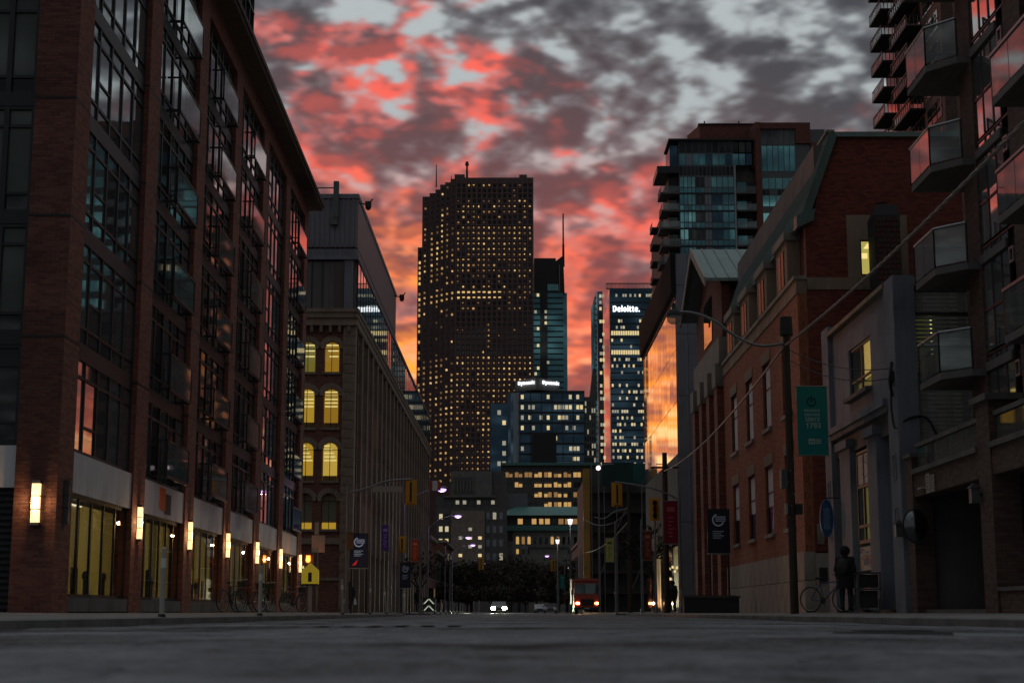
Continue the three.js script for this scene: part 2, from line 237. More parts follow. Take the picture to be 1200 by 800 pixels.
// ---------- brick apartment building at the left ----------
{
  const T = thing('apartment_building', 'red brick apartment building with tall glazed bays and lit wall sconces', 'building', [-10, 0.2, 34], null, 0.0153);
  const r = rng(11), XF = -10, XG = -10.16, lv = [3.79, 6.18, 8.94, 11.70, 14.46, 17.22, 19.85];
  const pd = [[34, 35.25], ...wgt(5, (k) => [41.2 + 7.07 * k, 42.6 + 7.07 * k]), [76.6, 78]];
  mg(T, 'wall', M.redBrickB, [gb(-30, -11.7, 0.0, 20.6, 35.6, 78), gb(-11.7, -10.3, 19.9, 20.6, 34.3, 77.9), gb(-30, -11.0, 19.9, 20.6, 34.3, 35.6)]);
  // piers; the one at the corner has its bricks laid one by one on the front
  pd.forEach(([a, b], i) => {
    const p = bx(T, 'pier', M.redBrick, i ? -11.7 : -10.93, XF, 0.0, 20.7, i ? a : a + 0.012, b);
    for (const y of lv.slice(1, 6)) bx(p, 'joint', M.black, (i ? -11.0 : -10.94), XF + 0.004, y + 0.0, y + 0.05, a - (i ? 0.004 : 0.016), b + 0.004);
  });
  const corner = T.children.find((c) => c.name === 'pier'), rest = [[], [], []], bm = [M.b1, M.b2, M.b3]; let n = 0;
  bx(corner, 'mortar_bed', M.mortar, -10.935, XF + 0.0005, 0.0, 20.7, 34.005, 34.0125);
  for (let row = 0; row < 275; row++) {
    const y0 = 0.16 + row * 0.0747, off = row % 2 ? 0.117 : 0;
    for (let x = -10.93 - off; x < XF - 0.02; x += 0.2345) {
      const a = Math.max(x, -10.93), b = Math.min(x + 0.2245, XF); if (b - a < 0.03) continue;
      const k = r() < 0.3 ? 1 : r() < 0.4 ? 2 : 0, z = 33.996 + r() * 0.006;
      if (n < 300 && row >= 22) { bx(corner, 'brick', bm[k], a, b, y0, y0 + 0.065, z, 34.006); n++; } else rest[k].push(gb(a, b, y0, y0 + 0.065, z, 34.006));
    }
  }
  rest.forEach((l, k) => mg(corner, 'brickwork', bm[k], l, 'stuff'));
  bx(T, 'brick_fascia', M.redBrick, -11.7, XF - 0.003, 19.88, 20.7, 34.02, 77.98);
  mg(T, 'cornice', M.brownBrick, [gb(-12, -9.35, 20.7, 20.86, 33.3, 78.7), gb(-12, -9.28, 20.86, 21.05, 33.2, 78.8)]);
  // bays on the street side
  for (let b = 0; b < 6; b++) {
    const d0 = pd[b][1], d1 = pd[b + 1][0], w = (d1 - d0) / 5, rail = [1, 2, 3, 5].includes(b);
    for (let f = 0; f < 6; f++) {
      const y0 = f ? lv[f] + 0.13 : 3.82, y1 = lv[f + 1] - (f === 5 ? 0 : 0.13), s0 = f ? y0 + 0.46 : y0, s1 = y1 - 0.46, L = [];
      for (let c = 0; c <= 5; c++) { const m = d0 + w * c; L.push(gb(XG - 0.06, XG + 0.02, y0, y1, m - (c === 0 ? 0 : 0.05), m + (c === 5 ? 0 : 0.05))); }
      L.push(gb(XG - 0.05, XG + 0.03, y1 - 0.07, y1 + 0.0, d0, d1), gb(XG - 0.05, XG + 0.015, s1 - 0.035, s1 + 0.035, d0, d1));
      if (f) L.push(gb(XG - 0.05, XG + 0.015, s0 - 0.035, s0 + 0.035, d0, d1));
      L.push(gb(XG - 0.05, XG + 0.03, y0, y0 + 0.07, d0, d1), gb(XG - 0.05, XG + 0.012, s0 + 0.62, s0 + 0.68, d0 + w * (rail ? 4 : 1), d0 + w * (rail ? 5 : 2)));
      const fr = mg(T, 'window_frame', M.frame, L);
      if (f) bx(fr, 'slab_edge', M.frame, XG - 0.1, XG + 0.03, lv[f] - 0.13, lv[f] + 0.13, d0, d1);
      for (let c = 0; c < 5; c++) {
        const a = d0 + w * c + 0.05, e = d0 + w * (c + 1) - 0.05, rows = [['pane', s0, s1], ['transom_pane', s1, y1]]; if (f) rows.push(['spandrel_pane', y0, s0]);
        const mid = rail && c > 0 && c < 4, gm = mid ? [M.c1, M.g1][c % 2] : [M.c1, M.c2, M.c3, M.c4, M.c2, M.c3][Math.floor(r() * 6)];
        for (const [nm, p, q] of rows) { const m = bx(fr, nm, nm === 'spandrel_pane' ? M.c1 : gm, XG - 0.035, XG - 0.02 - (mid && nm === 'pane' ? 0.0 : 0), p, q, a - 0.03, e + 0.03); m.rotation.y = (r() - 0.5) * 0.006; m.rotation.z = (r() - 0.5) * 0.005; }
      }
      if (rail) { // shallow balcony with a glass front
        const a = d0 + w * 1.35, e = d0 + w * 4.15, yb = y0 + 0.12, yt = y0 + 1.2, xr = XF + 0.24;
        const R = mg(T, 'balcony_rail', M.frame, [gb(xr - 0.02, xr + 0.03, yt - 0.05, yt, a, e), gb(xr - 0.02, xr + 0.03, yb, yb + 0.08, a, e), gb(xr - 0.02, xr + 0.03, yb, yt, a, a + 0.05), gb(xr - 0.02, xr + 0.03, yb, yt, e - 0.05, e), gb(XG, xr - 0.02, yt - 0.05, yt, a, a + 0.05), gb(XG, xr - 0.02, yb, yb + 0.08, a, a + 0.05), gb(XG, xr - 0.02, yt - 0.05, yt, e - 0.05, e), gb(XG, xr - 0.02, yb, yb + 0.08, e - 0.05, e), ...wgt(5, (k) => gb(xr - 0.2, xr - 0.185, yb + 0.08, yt - 0.05, a + 0.015, a + 0.03)).slice(0, 1)]);
        const m = bx(R, 'glass_panel', M.railGlass, xr, xr + 0.012, yb + 0.08, yt - 0.05, a + 0.05, e - 0.05); m.rotation.z = (r() - 0.5) * 0.01;
      }
    }
    // shop front under a pale sign band
    bx(T, 'sign_band', M.whitePanel, XG - 0.05, XF - 0.05, 2.87, 3.79, d0 + 0.004, d1 - 0.004);
    const cols = b === 1 ? 6 : 5, cw = (d1 - d0) / cols, F = [gb(XG - 0.04, XG + 0.02, 0.52, 0.6, d0, d1), gb(XG - 0.04, XG + 0.02, 2.78, 2.865, d0, d1)];
    for (let c = 0; c <= cols; c++) { const m = d0 + cw * c; F.push(gb(XG - 0.04, XG + 0.015, 0.6, 2.78, m - (c ? 0.045 : 0), m + (c === cols ? 0 : 0.045))); }
    const fr = mg(T, 'shop_window', M.black, F);
    bx(fr, 'sill', M.kerb, XG - 0.05, XF - 0.02, 0.2, 0.52, d0, d1);
    for (let c = 0; c < cols; c++) {
      bx(fr, 'shop_pane', pane, XG - 0.01, XG + 0.002, 0.6, 2.78, d0 + cw * c + 0.045, d0 + cw * (c + 1) - 0.045);
      const dimBay = (b === 0 && c === 0) || (b === 1 && (c === 1 || c === 3)) || (b > 2 && c % 2);
      bx(fr, 'lit_blind', dimBay ? shopDim : (b === 1 || b > 2) ? (c % 2 ? shopMid : shopYellow) : [shopYellow, shopMid, shopYellow][(b + c) % 3], XG - 0.3, XG - 0.28, 0.55, 2.72, d0 + cw * c + 0.1, d0 + cw * (c + 1) - 0.04);
      if ((b * 3 + c) % 4 === 1) bx(fr, 'display_board', M.wood, XG - 0.2, XG - 0.16, 0.6, 1.0 + r() * 0.7, d0 + cw * (c + 0.25), d0 + cw * (c + 0.25 + 0.3 * r() + 0.2));
    }
    for (let k = 0; k < 3; k++) { const q = d0 + 0.7 + k * 1.7 + r() * 0.5; mg(fr, 'stool', M.wood, [rod([XG - 0.18, 0.6, q], [XG - 0.18, 0.95 + 0.2 * r(), q], 0.05), ball([XG - 0.18, 1.05, q], 0.15, 0.5, 0.8, 1)]); }
    mg(fr, 'ceiling_light', tube, [gb(XG - 0.26, XG - 0.2, 2.66, 2.69, d0 + cw * 1.2, d0 + cw * 1.9)]);
    bx(fr, 'shop_ceiling', M.concrete, -11.7, XG - 0.05, 2.8, 2.9, d0, d1); bx(fr, 'shop_floor', M.concrete, -11.7, XG - 0.05, 0.2, 0.5, d0, d1);
  }
  { const p = [[44.75, 45.5, [0.75, 0.12, 0.02]], [45.5, 46.3, [0.02, 0.02, 0.022]]]; for (const [a, b, c] of p) bx(T, 'sign_square', std(c, 0.6), XF - 0.05, XF - 0.03, 3.0 + (c[0] > 0.5 ? 0.08 : 0), 3.58 + (c[0] > 0.5 ? 0.14 : 0), a, b); }
  // face towards the side yard
  for (let f = 0; f < 6; f++) {
    const y0 = f ? lv[f] + 0.13 : 3.85, y1 = lv[f + 1] - 0.13, L = [gb(-15, -10.93, y0, y0 + 0.08, 34.2, 34.34), gb(-15, -10.93, y1 - 0.08, y1, 34.2, 34.34), gb(-15, -10.93, y0 + 0.42, y0 + 0.49, 34.22, 34.34), gb(-15, -10.93, y1 - 0.5, y1 - 0.43, 34.22, 34.34)];
    for (const x of [-10.99, -11.62, -12.9, -14.2]) L.push(gb(x - 0.06, x + 0.06, y0, y1, 34.19, 34.34));
    const fr = mg(T, 'window_frame', M.frame, L); bx(fr, 'slab_edge', M.frame, -15, -10.94, lv[f] - 0.13, lv[f] + 0.13, 34.18, 34.36);
    [[-11.56, -11.05], [-12.84, -11.68], [-14.14, -12.96]].forEach(([a, b], c) => { const g = f > 0 && f < 4 ? M.blind : M.g2; bx(fr, 'pane', g, a, b, y0 + 0.49, y1 - 0.5, 34.27, 34.28); bx(fr, 'transom_pane', g, a, b, y1 - 0.43, y1 - 0.08, 34.27, 34.28); bx(fr, 'spandrel_pane', M.g1, a, b, y0 + 0.08, y0 + 0.42, 34.27, 34.28); });
  }
  bx(T, 'sign_band', M.whitePanel, -15, -10.94, 2.87, 3.79, 34.1, 34.3);
  const lou = bx(T, 'garage_door', M.black, -15, -10.94, 0.2, 2.86, 34.3, 34.4); for (let k = 0; k < 19; k++) bx(lou, 'slat', M.frame, -14.9, -10.95, 0.26 + k * 0.137, 0.33 + k * 0.137, 34.24, 34.3);
  // penthouse set back on the roof
  { const L = [], x = -11.5; for (let d = 40; d <= 67.7; d += 1.15) L.push(gb(x - 0.06, x + 0.06, 21.06, 31, d - 0.05, d + 0.05)); for (let y = 21.3; y < 31; y += 1.15) L.push(gb(x - 0.06, x + 0.08, y - 0.05, y + 0.05, 40, 67.65)); for (let y = 21.3; y < 31; y += 1.15) L.push(gb(-16, x, y - 0.05, y + 0.05, 67.58, 67.68)); for (let q = -16; q < x; q += 1.15) L.push(gb(q, q + 0.1, 21.06, 31, 67.58, 67.68));
    const p = mg(T, 'penthouse_frame', M.frame, L); bx(p, 'penthouse_glass', M.g2, -16, x - 0.03, 21.06, 30.9, 40, 67.5); }
  // sconces: lit ones on the piers, a dark one on the corner
  const sconceGroup = 'sconces on the brick piers', glowS = glow([1, 0.60, 0.26], 1.2, [0.5, 0.45, 0.35]);
  const rot = (d) => -0.0153 * (d - 34);
  function sconce(x, y, d, front, lit, label) {
    const S = thing('wall_sconce', label, 'sconce', [x, y, d], sconceGroup, 0.0153), z = 0.085, t = 0.11;
    const box = (nm, m, y0, y1, grow) => front ? bx(S, nm, m, x - z - grow, x + z + grow, y0, y1, d - t - grow, d) : bx(S, nm, m, x, x + t + grow, y0, y1, d - z - grow, d + z + grow);
    box('diffuser', lit ? glowS : M.frameGrey, y + 0.06, y + 0.90, 0); box('bottom_cap', M.frameGrey, y, y + 0.06, 0.012); box('top_cap', M.frameGrey, y + 0.90, y + 0.97, 0.012);
    for (const k of [0.34, 0.62]) box('band', M.frame, y + k, y + k + 0.018, 0.006);
    if (lit) lamp(front ? [x, y + 0.48, d - 0.17] : [x + 0.17, y + 0.48, d], [1, 0.58, 0.26], 1.3);
  }
  sconce(-10.43, 2.04, 33.99, true, true, 'glowing wall sconce on the front of the corner brick pier beside the garage door');
  sconce(-10, 2.1, 34.6, false, false, 'unlit dark wall sconce on the corner brick pier');
  pd.slice(1).forEach(([a, b], i) => { const d = (a + b) / 2; sconce(XF + rot(d) + 0.004, 2.05, d, false, true, 'glowing wall sconce on a brick pier between the lit shop windows'); });
}

// a thin arch of wedge stones round a half-round window head
function voussoirs(T, mat, cx, cy, r0, r1, dFront, dBack, n) {
  for (let i = 0; i < n; i++) {
    const a0 = Math.PI * (i + 0.04) / n, a1 = Math.PI * (i + 0.96) / n, q = (r, a, d) => [cx + Math.cos(a) * r, cy + Math.sin(a) * r, d];
    mg(T, 'arch_brick', mat, [hex(q(r0, a0, dFront), q(r1, a0, dFront), q(r1, a0, dBack), q(r0, a0, dBack), q(r0, a1, dFront), q(r1, a1, dFront), q(r1, a1, dBack), q(r0, a1, dBack))]);
  }
}
function archPane(cx, w, y0, ys, d) { const s = new THREE.Shape(); s.moveTo(-w, y0); s.lineTo(w, y0); s.lineTo(w, ys); s.absarc(0, ys, w, 0, Math.PI); s.lineTo(-w, y0); return new THREE.ExtrudeGeometry(s, { depth: 0.02, bevelEnabled: false, curveSegments: 10 }).translate(cx, 0, -d); }
// ---------- old brick warehouse with a glass and metal top, beyond the side street ----------
{
  const T = thing('warehouse_building', 'old brick warehouse with yellow lit arched windows under a glass and metal addition', 'building', [-10.7, 0.2, 102.5]);
  const r = rng(21), X = -10.7, D0 = 102.5, D1 = 193;
  // front towards the side street: wall built round arched openings
  const floors = [[5.52, 7.85], [8.69, 11.22], [12.18, 14.8], [15.89, 17.96]], cxs = [-12.28, -13.87, -15.46], hw = 0.5;
  { const s = new THREE.Shape(); s.moveTo(-17, 0.1); s.lineTo(-10.72, 0.1); s.lineTo(-10.72, 19.3); s.lineTo(-17, 19.3); s.lineTo(-17, 0.1);
    for (const [a, b] of floors) for (const c of cxs) { const h = new THREE.Path(); h.moveTo(c - hw, a); h.lineTo(c - hw, b - hw); h.absarc(c, b - hw, hw, Math.PI, 0, true); h.lineTo(c + hw, a); h.lineTo(c - hw, a); s.holes.push(h); }
    mg(T, 'end_wall', M.oldBrick, [new THREE.ExtrudeGeometry(s, { depth: 0.45, bevelEnabled: false, curveSegments: 10 }).translate(0, 0, -D0 - 0.45)]); }
  bx(T, 'corner_pier', M.oldStone, -11.51, X, 0.1, 19.0, D0 - 0.14, D0 + 0.9);
  for (let k = 0; k < 30; k++) bx(T, 'quoin', M.oldStone, -11.53 + (k % 2) * 0.16, X + 0.012, 0.3 + k * 0.62, 0.3 + k * 0.62 + 0.56, D0 - 0.165 - r() * 0.02, D0 - 0.14);
  bx(T, 'belt_course', M.oldStone, -17, -11.53, 4.55, 4.95, D0 - 0.12, D0); bx(T, 'belt_course', M.oldStone, -17, -11.53, 2.2, 2.4, D0 - 0.08, D0);
  floors.forEach(([a, b], f) => cxs.forEach((c, i) => {
    bx(T, 'sill', M.oldStone, c - 0.62, c + 0.62, a - 0.16, a, D0 - 0.12, D0 + 0.1);
    voussoirs(T, M.oldStone, c, b - hw, hw + 0.02, hw + 0.36, D0 - 0.07, D0 + 0.02, 9);
    const w = mg(T, 'window', M.oldBrick, [archPane(c, hw, a, b - hw, D0 + 0.40)]);               // back of the reveal
    mg(w, 'window_pane', pane, [archPane(c, hw - 0.01, a + 0.01, b - hw, D0 + 0.12)]);
    mg(w, 'muntin', M.black, [gb(c - 0.02, c + 0.02, a, b - 0.02, D0 + 0.08, D0 + 0.11), gb(c - hw, c + hw, b - hw - 0.02, b - hw + 0.02, D0 + 0.08, D0 + 0.11)]);
    const lo = a + 0.02, hi = b - 0.1;
    if (f === 0) { bx(w, 'lit_room', roomYellow, c - 0.46, c + 0.46, lo, lo + 0.42, D0 + 0.26, D0 + 0.28); bx(w, 'roller_blind', std([0.30, 0.28, 0.2], 0.9), c - 0.47, c + 0.47, lo + 0.44, hi, D0 + 0.2, D0 + 0.22); }
    else {
      mg(w, 'lit_room', f === 3 && i ? roomDim : [roomYellow, roomAmber, roomPale, roomYellow, roomAmber][(f * 2 + i) % 5], [archPane(c, 0.47, lo, b - hw, D0 + 0.37)]);
      for (let k = 0; k < (f === 3 ? 3 : 5); k++) { const y = b - hw + 0.28 - k * (f === 3 ? 0.38 : 0.24); bx(w, 'ceiling_light', roomBright, c - (f === 3 ? 0.38 - 0.1 * k : 0.42), c + (f === 1 ? 0.02 + 0.1 * k : 0.42), y - 0.045, y + 0.045, D0 + 0.28, D0 + 0.3); }
      if (f < 3) bx(w, 'desk', std([0.25, 0.18, 0.06], 0.8), c - 0.46, c + 0.46, lo, lo + 0.3 + 0.1 * r(), D0 + 0.3, D0 + 0.32);
    }
  }));
  // long side along the street
  mg(T, 'side_wall', M.oldBrick, [gb(-17, X - 0.35, 0.1, 19.3, D0 + 0.5, D1)]);
  const pitch = 4.02, nb = Math.floor((D1 - D0 - 0.9) / pitch);
  for (let k = 0; k < nb; k++) {
    const a = D0 + 0.9 + k * pitch, e = a + pitch;
    bx(T, 'pilaster', M.oldStone, X - 0.35, X + 0.05, 0.1, 19.0, e - 0.75, e);
    bx(T, 'mullion_pier', M.oldBrick, X - 0.35, X - 0.06, 4.6, 18.6, a + 1.42, a + 1.86);
    [[0.6, 4.3], [5.5, 7.9], [8.7, 11.2], [12.2, 14.8], [15.9, 18.2]].forEach(([y0, y1], f) => {
      bx(T, 'spandrel', M.oldBrick, X - 0.35, X - 0.12, f ? y1 : 4.3, f === 4 ? 19.0 : y1 + 0.8, a, e - 0.75);
      for (const [p, q] of f ? [[a, a + 1.42], [a + 1.86, e - 0.75]] : [[a, e - 0.75]]) { const w = bx(T, 'window_pane', r() < 0.06 && k < 9 ? LIT[3] : M.g1, X - 0.33, X - 0.3, y0, y1, p, q); bx(w, 'window_frame', M.dark, X - 0.3, X - 0.27, (y0 + y1) / 2 - 0.04, (y0 + y1) / 2 + 0.04, p, q); }
    });
  }
  mg(T, 'cornice', M.oldStone, [gb(-17, X + 0.1, 19.0, 19.5, D0 - 0.35, D1), gb(-17, X + 0.16, 19.5, 19.85, D0 - 0.5, D1), gb(-17, X + 0.22, 19.85, 20.1, D0 - 0.6, D1)]);
  for (let k = 0; k < 9; k++) bx(T, 'bracket', M.oldStone, -16.2 + k * 0.62, -16.0 + k * 0.62, 18.55, 19.0, D0 - 0.3, D0);
  // glazed storey
  const G0 = 20.1, G1 = 23.55;
  mg(T, 'addition_core', M.midStone, [gb(-17, X - 0.05, G0, G1, D0 + 0.5, D1 - 0.4)]);
  for (let d = 103; d < D1 - 1.9; d += 1.9) { const m = bx(T, 'glazed_panel', M.c3, X + 0.0, X + 0.02, G0 + 0.1, G1 - 0.05, d + 0.03, d + 1.87); m.rotation.y = (r() - 0.5) * 0.004; }
  for (let d = 103; d < D1; d += 1.9) bx(T, 'mullion', M.frame, X - 0.02, X + 0.05, G0, G1, d - 0.03, d + 0.03);
  for (const [a, b] of [[-11.55, -10.95]]) bx(T, 'metal_corner', M.ribbed, a, b, G0, G1, D0 + 0.1, D0 + 0.7);
  [[-13.0, -11.58], [-13.7, -13.08], [-15.2, -13.78]].forEach(([a, b]) => { const w = bx(T, 'curtained_pane', glassy([0.10, 0.085, 0.08], 1.55, 0.06), a, b, G0 + 0.15, G1 - 0.1, D0 + 0.25, D0 + 0.28); bx(w, 'pane_frame', M.frame, b, b + 0.08, G0, G1, D0 + 0.2, D0 + 0.3); for (let k = 0; k < 4; k++) bx(w, 'curtain_fold', std([0.09, 0.08, 0.078], 0.9), a + (b - a) * (k + 0.2) / 4, a + (b - a) * (k + 0.32) / 4, G0 + 0.15, G1 - 0.1, D0 + 0.235, D0 + 0.25); });
  mg(T, 'roof_ledge', M.ribbed, [gb(-17, X + 0.1, G1, G1 + 0.28, D0 - 0.05, D1), gb(-17, X + 0.0, G1 + 0.28, G1 + 0.75, D0 + 0.1, 136.5)]);
  for (let x = -16.9; x < X - 0.2; x += 0.3) bx(T, 'ledge_rib', M.ribbed, x, x + 0.1, G1 + 0.3, G1 + 0.74, D0 + 0.06, D0 + 0.1);
  bx(T, 'plant_room', M.pinkPanel, -17, X + 0.0, 24.4, 28.0, D0 + 0.14, 136.3);
  for (let x = -16.9; x < X - 0.2; x += 0.34) bx(T, 'metal_rib', M.ribbed, x, x + 0.2, 24.45, 27.8, D0 + 0.06, D0 + 0.15);
  mg(T, 'plant_room_cap', M.greyPanel, [gb(-17, X + 0.06, 27.8, 28.1, D0 + 0.0, 136.4)]);
  mg(T, 'vent_pipe', M.frameGrey, [gb(-12.35, -12.0, 26.4, 28.9, D0 - 0.35, D0 + 0.05), gb(-12.5, -12.05, 25.9, 26.4, D0 - 0.3, D0 + 0.02), rod([-13.5, 28.6, D0 + 0.3], [-12.1, 28.6, D0 + 0.3], 0.05), rod([-13.5, 28.0, D0 + 0.3], [-13.5, 28.6, D0 + 0.3], 0.05)]);
  for (const d of [102.9, 134.5]) mg(T, 'security_camera', M.black, [rod([X - 0.1, 27.6, d], [X + 0.55, 27.45, d], 0.05), gb(X + 0.45, X + 0.85, 27.3, 27.65, d - 0.18, d + 0.18), ball([X + 0.65, 27.25, d], 0.2), rod([X + 0.75, 27.6, d], [X + 0.95, 27.85, d], 0.05)]);
}
// ---------- lower shops further along the left side ----------
{
  const rows = [[194.5, 212, 9.2, M.oldBrick, 'low brick shop with a pale cornice beyond the old warehouse'], [212.5, 236, 8.0, M.darkStone, 'low dark stone shop next to the brick shop'], [236.5, 268, 10.5, M.oldBrick, 'three storey brick shop close to the street trees']];
  for (const [a, b, h, m, label] of rows) {
    const T = thing('shop_building', label, 'building', [-11, 0.2, a], 'low shops along the left pavement'), r = rng(a | 0);
    bx(T, 'wall', m, -24, -10.9, 0.1, h, a, b); bx(T, 'cornice', M.stone, -24, -10.5, h, h + 0.4, a - 0.2, b + 0.2);
    for (let d = a + 0.8; d < b - 2.4; d += 3.4) { for (let y = 4.4; y < h - 2; y += 3.1) { const w = bx(T, 'window', M.g2, -10.9, -10.86, y, y + 1.9, d, d + 1.5); bx(w, 'sill', M.stone, -10.9, -10.78, y - 0.15, y, d - 0.1, d + 1.6); } bx(T, 'shop_window', r() < 0.3 ? LIT[3] : M.g1, -10.9, -10.86, 0.6, 3.2, d - 0.2, d + 2.4); }
    for (let x = -20; x < -11.5; x += 3) bx(T, 'end_window', M.g2, x, x + 1.3, 5, 7, a - 0.04, a);
  }
}

// ---------- right side ----------
// balcony apartment block with a garage in its base
{
  const T = thing('balcony_apartment_building', 'dark brick apartment block with glass fronted balconies above a garage entrance', 'building', [10, 0.2, 33]);
  const XB = 10, XT = 10.7, r = rng(31);
  // base: garage opening d 33.75..39.4, another bay nearer
  bx(T, 'base_pier', M.brownBrick, XB, XB + 0.6, 0.1, 4.62, 32.85, 33.75); bx(T, 'pier_cap', M.concrete, XB - 0.1, XB + 0.7, 4.62, 4.76, 32.7, 33.9);
  bx(T, 'base_pier', M.brownBrick, XB, XB + 0.5, 0.1, 4.05, 39.45, 40.1); bx(T, 'pier_cap', M.concrete, XB - 0.06, XB + 0.6, 4.05, 4.15, 39.35, 40.15);
  bx(T, 'lintel_wall', M.brownBrick, XB + 0.03, XB + 0.5, 3.03, 3.6, 33.75, 39.45); bx(T, 'lintel_wall', M.brownBrick, XB + 0.03, XB + 0.5, 3.03, 3.6, 26, 32.85);
  bx(T, 'coping', M.concrete, XB - 0.05, XB + 0.5, 3.6, 3.72, 33.75, 39.45); bx(T, 'coping', M.concrete, XB - 0.05, XB + 0.5, 3.6, 3.72, 26, 32.85);
  bx(T, 'low_wall', M.brownBrick, XB + 0.05, XB + 0.4, 0.1, 0.62, 26, 32.85); bx(T, 'low_wall_coping', M.concrete, XB, XB + 0.45, 0.62, 0.7, 26, 32.85);
  for (const [a, b] of [[33.8, 39.3], [26, 32.75]]) {
    const R = bx(T, 'terrace_rail', M.concrete, XB + 0.06, XB + 0.2, 4.27, 4.37, a, b); const n = Math.round((b - a) / 1.38), w = (b - a) / n;
    for (let k = 0; k < n; k++) bx(R, 'rail_glass', M.railGlass, XB + 0.12, XB + 0.135, 3.74, 4.25, a + k * w + 0.03, a + (k + 1) * w - 0.03);
    for (let k = 0; k <= n; k++) bx(R, 'rail_post', M.frame, XB + 0.13, XB + 0.17, 3.72, 4.27, a + k * w - 0.025, a + k * w + 0.025);
  }
  mg(T, 'garage_interior', M.concrete, [gb(XB + 0.5, 24, 3.2, 3.6, 26, 40), gb(23.5, 24, 0.1, 3.2, 26, 40), gb(XB + 0.5, 24, 0.1, 3.2, 39.6, 40), gb(XB + 0.7, 24, 0.1, 3.2, 32.9, 33.3)]);
  bx(T, 'garage_beam', M.concrete, 13.5, 13.9, 2.4, 3.2, 33.4, 39.5);
  mg(T, 'garage_floor', M.concrete, [gb(XB + 0.2, 24, 0.1, 0.252, 26, 39.6)]);
  // tower
  mg(T, 'tower_wall', M.brownBrick, [gb(XT + 0.25, 24, 3.7, 30, 26, 36.4), gb(XT + 1.2, 24, 3.7, 30, 36.4, 40.4)]);
  bx(T, 'tower_pier', M.brownBrick, XT, XT + 0.6, 3.72, 30, 35.1, 36.12);
  bx(T, 'tower_pier', M.brownBrick, XT + 0.03, XT + 0.6, 3.72, 30, 31.6, 32.75);
  const lv = [5.50, 7.98, 10.47, 12.96, 15.45, 17.94];
  lv.forEach((y, f) => {
    // window strip between the piers
    const fr = mg(T, 'window_frame', M.frame, [gb(XT + 0.03, XT + 0.1, y + 0.42, y + 0.47, 32.75, 35.1), gb(XT + 0.03, XT + 0.1, y - 1.05, y - 0.99, 32.75, 35.1), ...[33.2, 33.75, 34.45].map((d) => gb(XT + 0.03, XT + 0.1, y - 1.95, y + 0.45, d - 0.03, d + 0.03))]);
    bx(T, 'window_sill', M.concrete, XT - 0.02, XT + 0.25, y + 0.06, y + 0.26, 33.2, 35.08);
    [[33.23, 33.72], [33.78, 34.42], [34.48, 35.08]].forEach(([a, b], c) => { const g = [M.c3, M.c2, M.c4][(c + f) % 3]; for (const [nm, p, q] of [['pane', y - 0.98, y + 0.04], ['lower_pane', y - 1.95, y - 1.06], ['upper_pane', y + 0.28, y + 0.41]]) { const m = bx(fr, nm, g, XT + 0.05, XT + 0.06, p, q, a, b); m.rotation.y = (r() - 0.5) * 0.02; m.rotation.z = (r() - 0.5) * 0.01; } });
    const ve = mg(T, 'wall_vent', M.steel, [gb(XT + 0.0, XT + 0.1, y - 0.35, y - 0.3, 32.75 + 0.06, 33.1), gb(XT + 0.0, XT + 0.1, y - 0.05, y, 32.81, 33.1), gb(XT, XT + 0.1, y - 0.3, y - 0.05, 32.81, 32.85), gb(XT, XT + 0.1, y - 0.3, y - 0.05, 33.06, 33.1)]); bx(ve, 'vent_grille', M.black, XT + 0.05, XT + 0.12, y - 0.3, y - 0.05, 32.85, 33.06);
    // balcony beyond the pier: cut corner towards the viewer
    const P = [[9.85, 37.65], [9.85, 35.85], [10.42, 35.2], [XT + 0.2, 35.2], [XT + 1.2, 36.4], [XT + 1.2, 37.65]];
    const sh = (pp, y0, y1) => { const s = new THREE.Shape(pp.map(([x, d]) => new THREE.Vector2(x, d))); return new THREE.ExtrudeGeometry(s, { depth: y1 - y0, bevelEnabled: false }).rotateX(-Math.PI / 2).translate(0, y0, 0); };
    const slab = (pp) => { const g = sh(pp, y, y + 0.16); return g; };
    const B = mg(T, 'balcony_slab', M.concrete, [slab(P)]);
    const edge = (a, b, nm, n) => { for (let k = 0; k < n; k++) { const p = [lerp(a[0], b[0], (k + 0.02) / n), lerp(a[1], b[1], (k + 0.02) / n)], q = [lerp(a[0], b[0], (k + 0.98) / n), lerp(a[1], b[1], (k + 0.98) / n)], u = [(q[1] - p[1]), -(q[0] - p[0])], l = Math.hypot(...u), o = [u[0] / l * 0.012, u[1] / l * 0.012];
      mg(B, nm, M.railGlass, [hex([p[0], y + 0.2, p[1]], [q[0], y + 0.2, q[1]], [q[0] + o[0], y + 0.2, q[1] + o[1]], [p[0] + o[0], y + 0.2, p[1] + o[1]], [p[0], y + 1.06, p[1]], [q[0], y + 1.06, q[1]], [q[0] + o[0], y + 1.06, q[1] + o[1]], [p[0] + o[0], y + 1.06, p[1] + o[1]])]); }
      mg(B, 'top_rail', M.steel, [rod([a[0], y + 1.1, a[1]], [b[0], y + 1.1, b[1]], 0.035)]); for (const e of [a, b]) mg(B, 'rail_post', M.frame, [rod([e[0], y + 0.16, e[1]], [e[0], y + 1.1, e[1]], 0.025)]); };
    edge(P[0], P[1], 'glass_panel', 2); edge(P[1], P[2], 'glass_panel', 1); edge(P[5], P[0], 'glass_panel', 1);
    const dr = bx(T, 'balcony_door', M.g2, XT + 1.14, XT + 1.2, y + 0.16, y + 2.2, 36.6, 37.6); bx(dr, 'door_frame', M.frame, XT + 1.1, XT + 1.14, y + 0.16, y + 2.2, 37.05, 37.12);
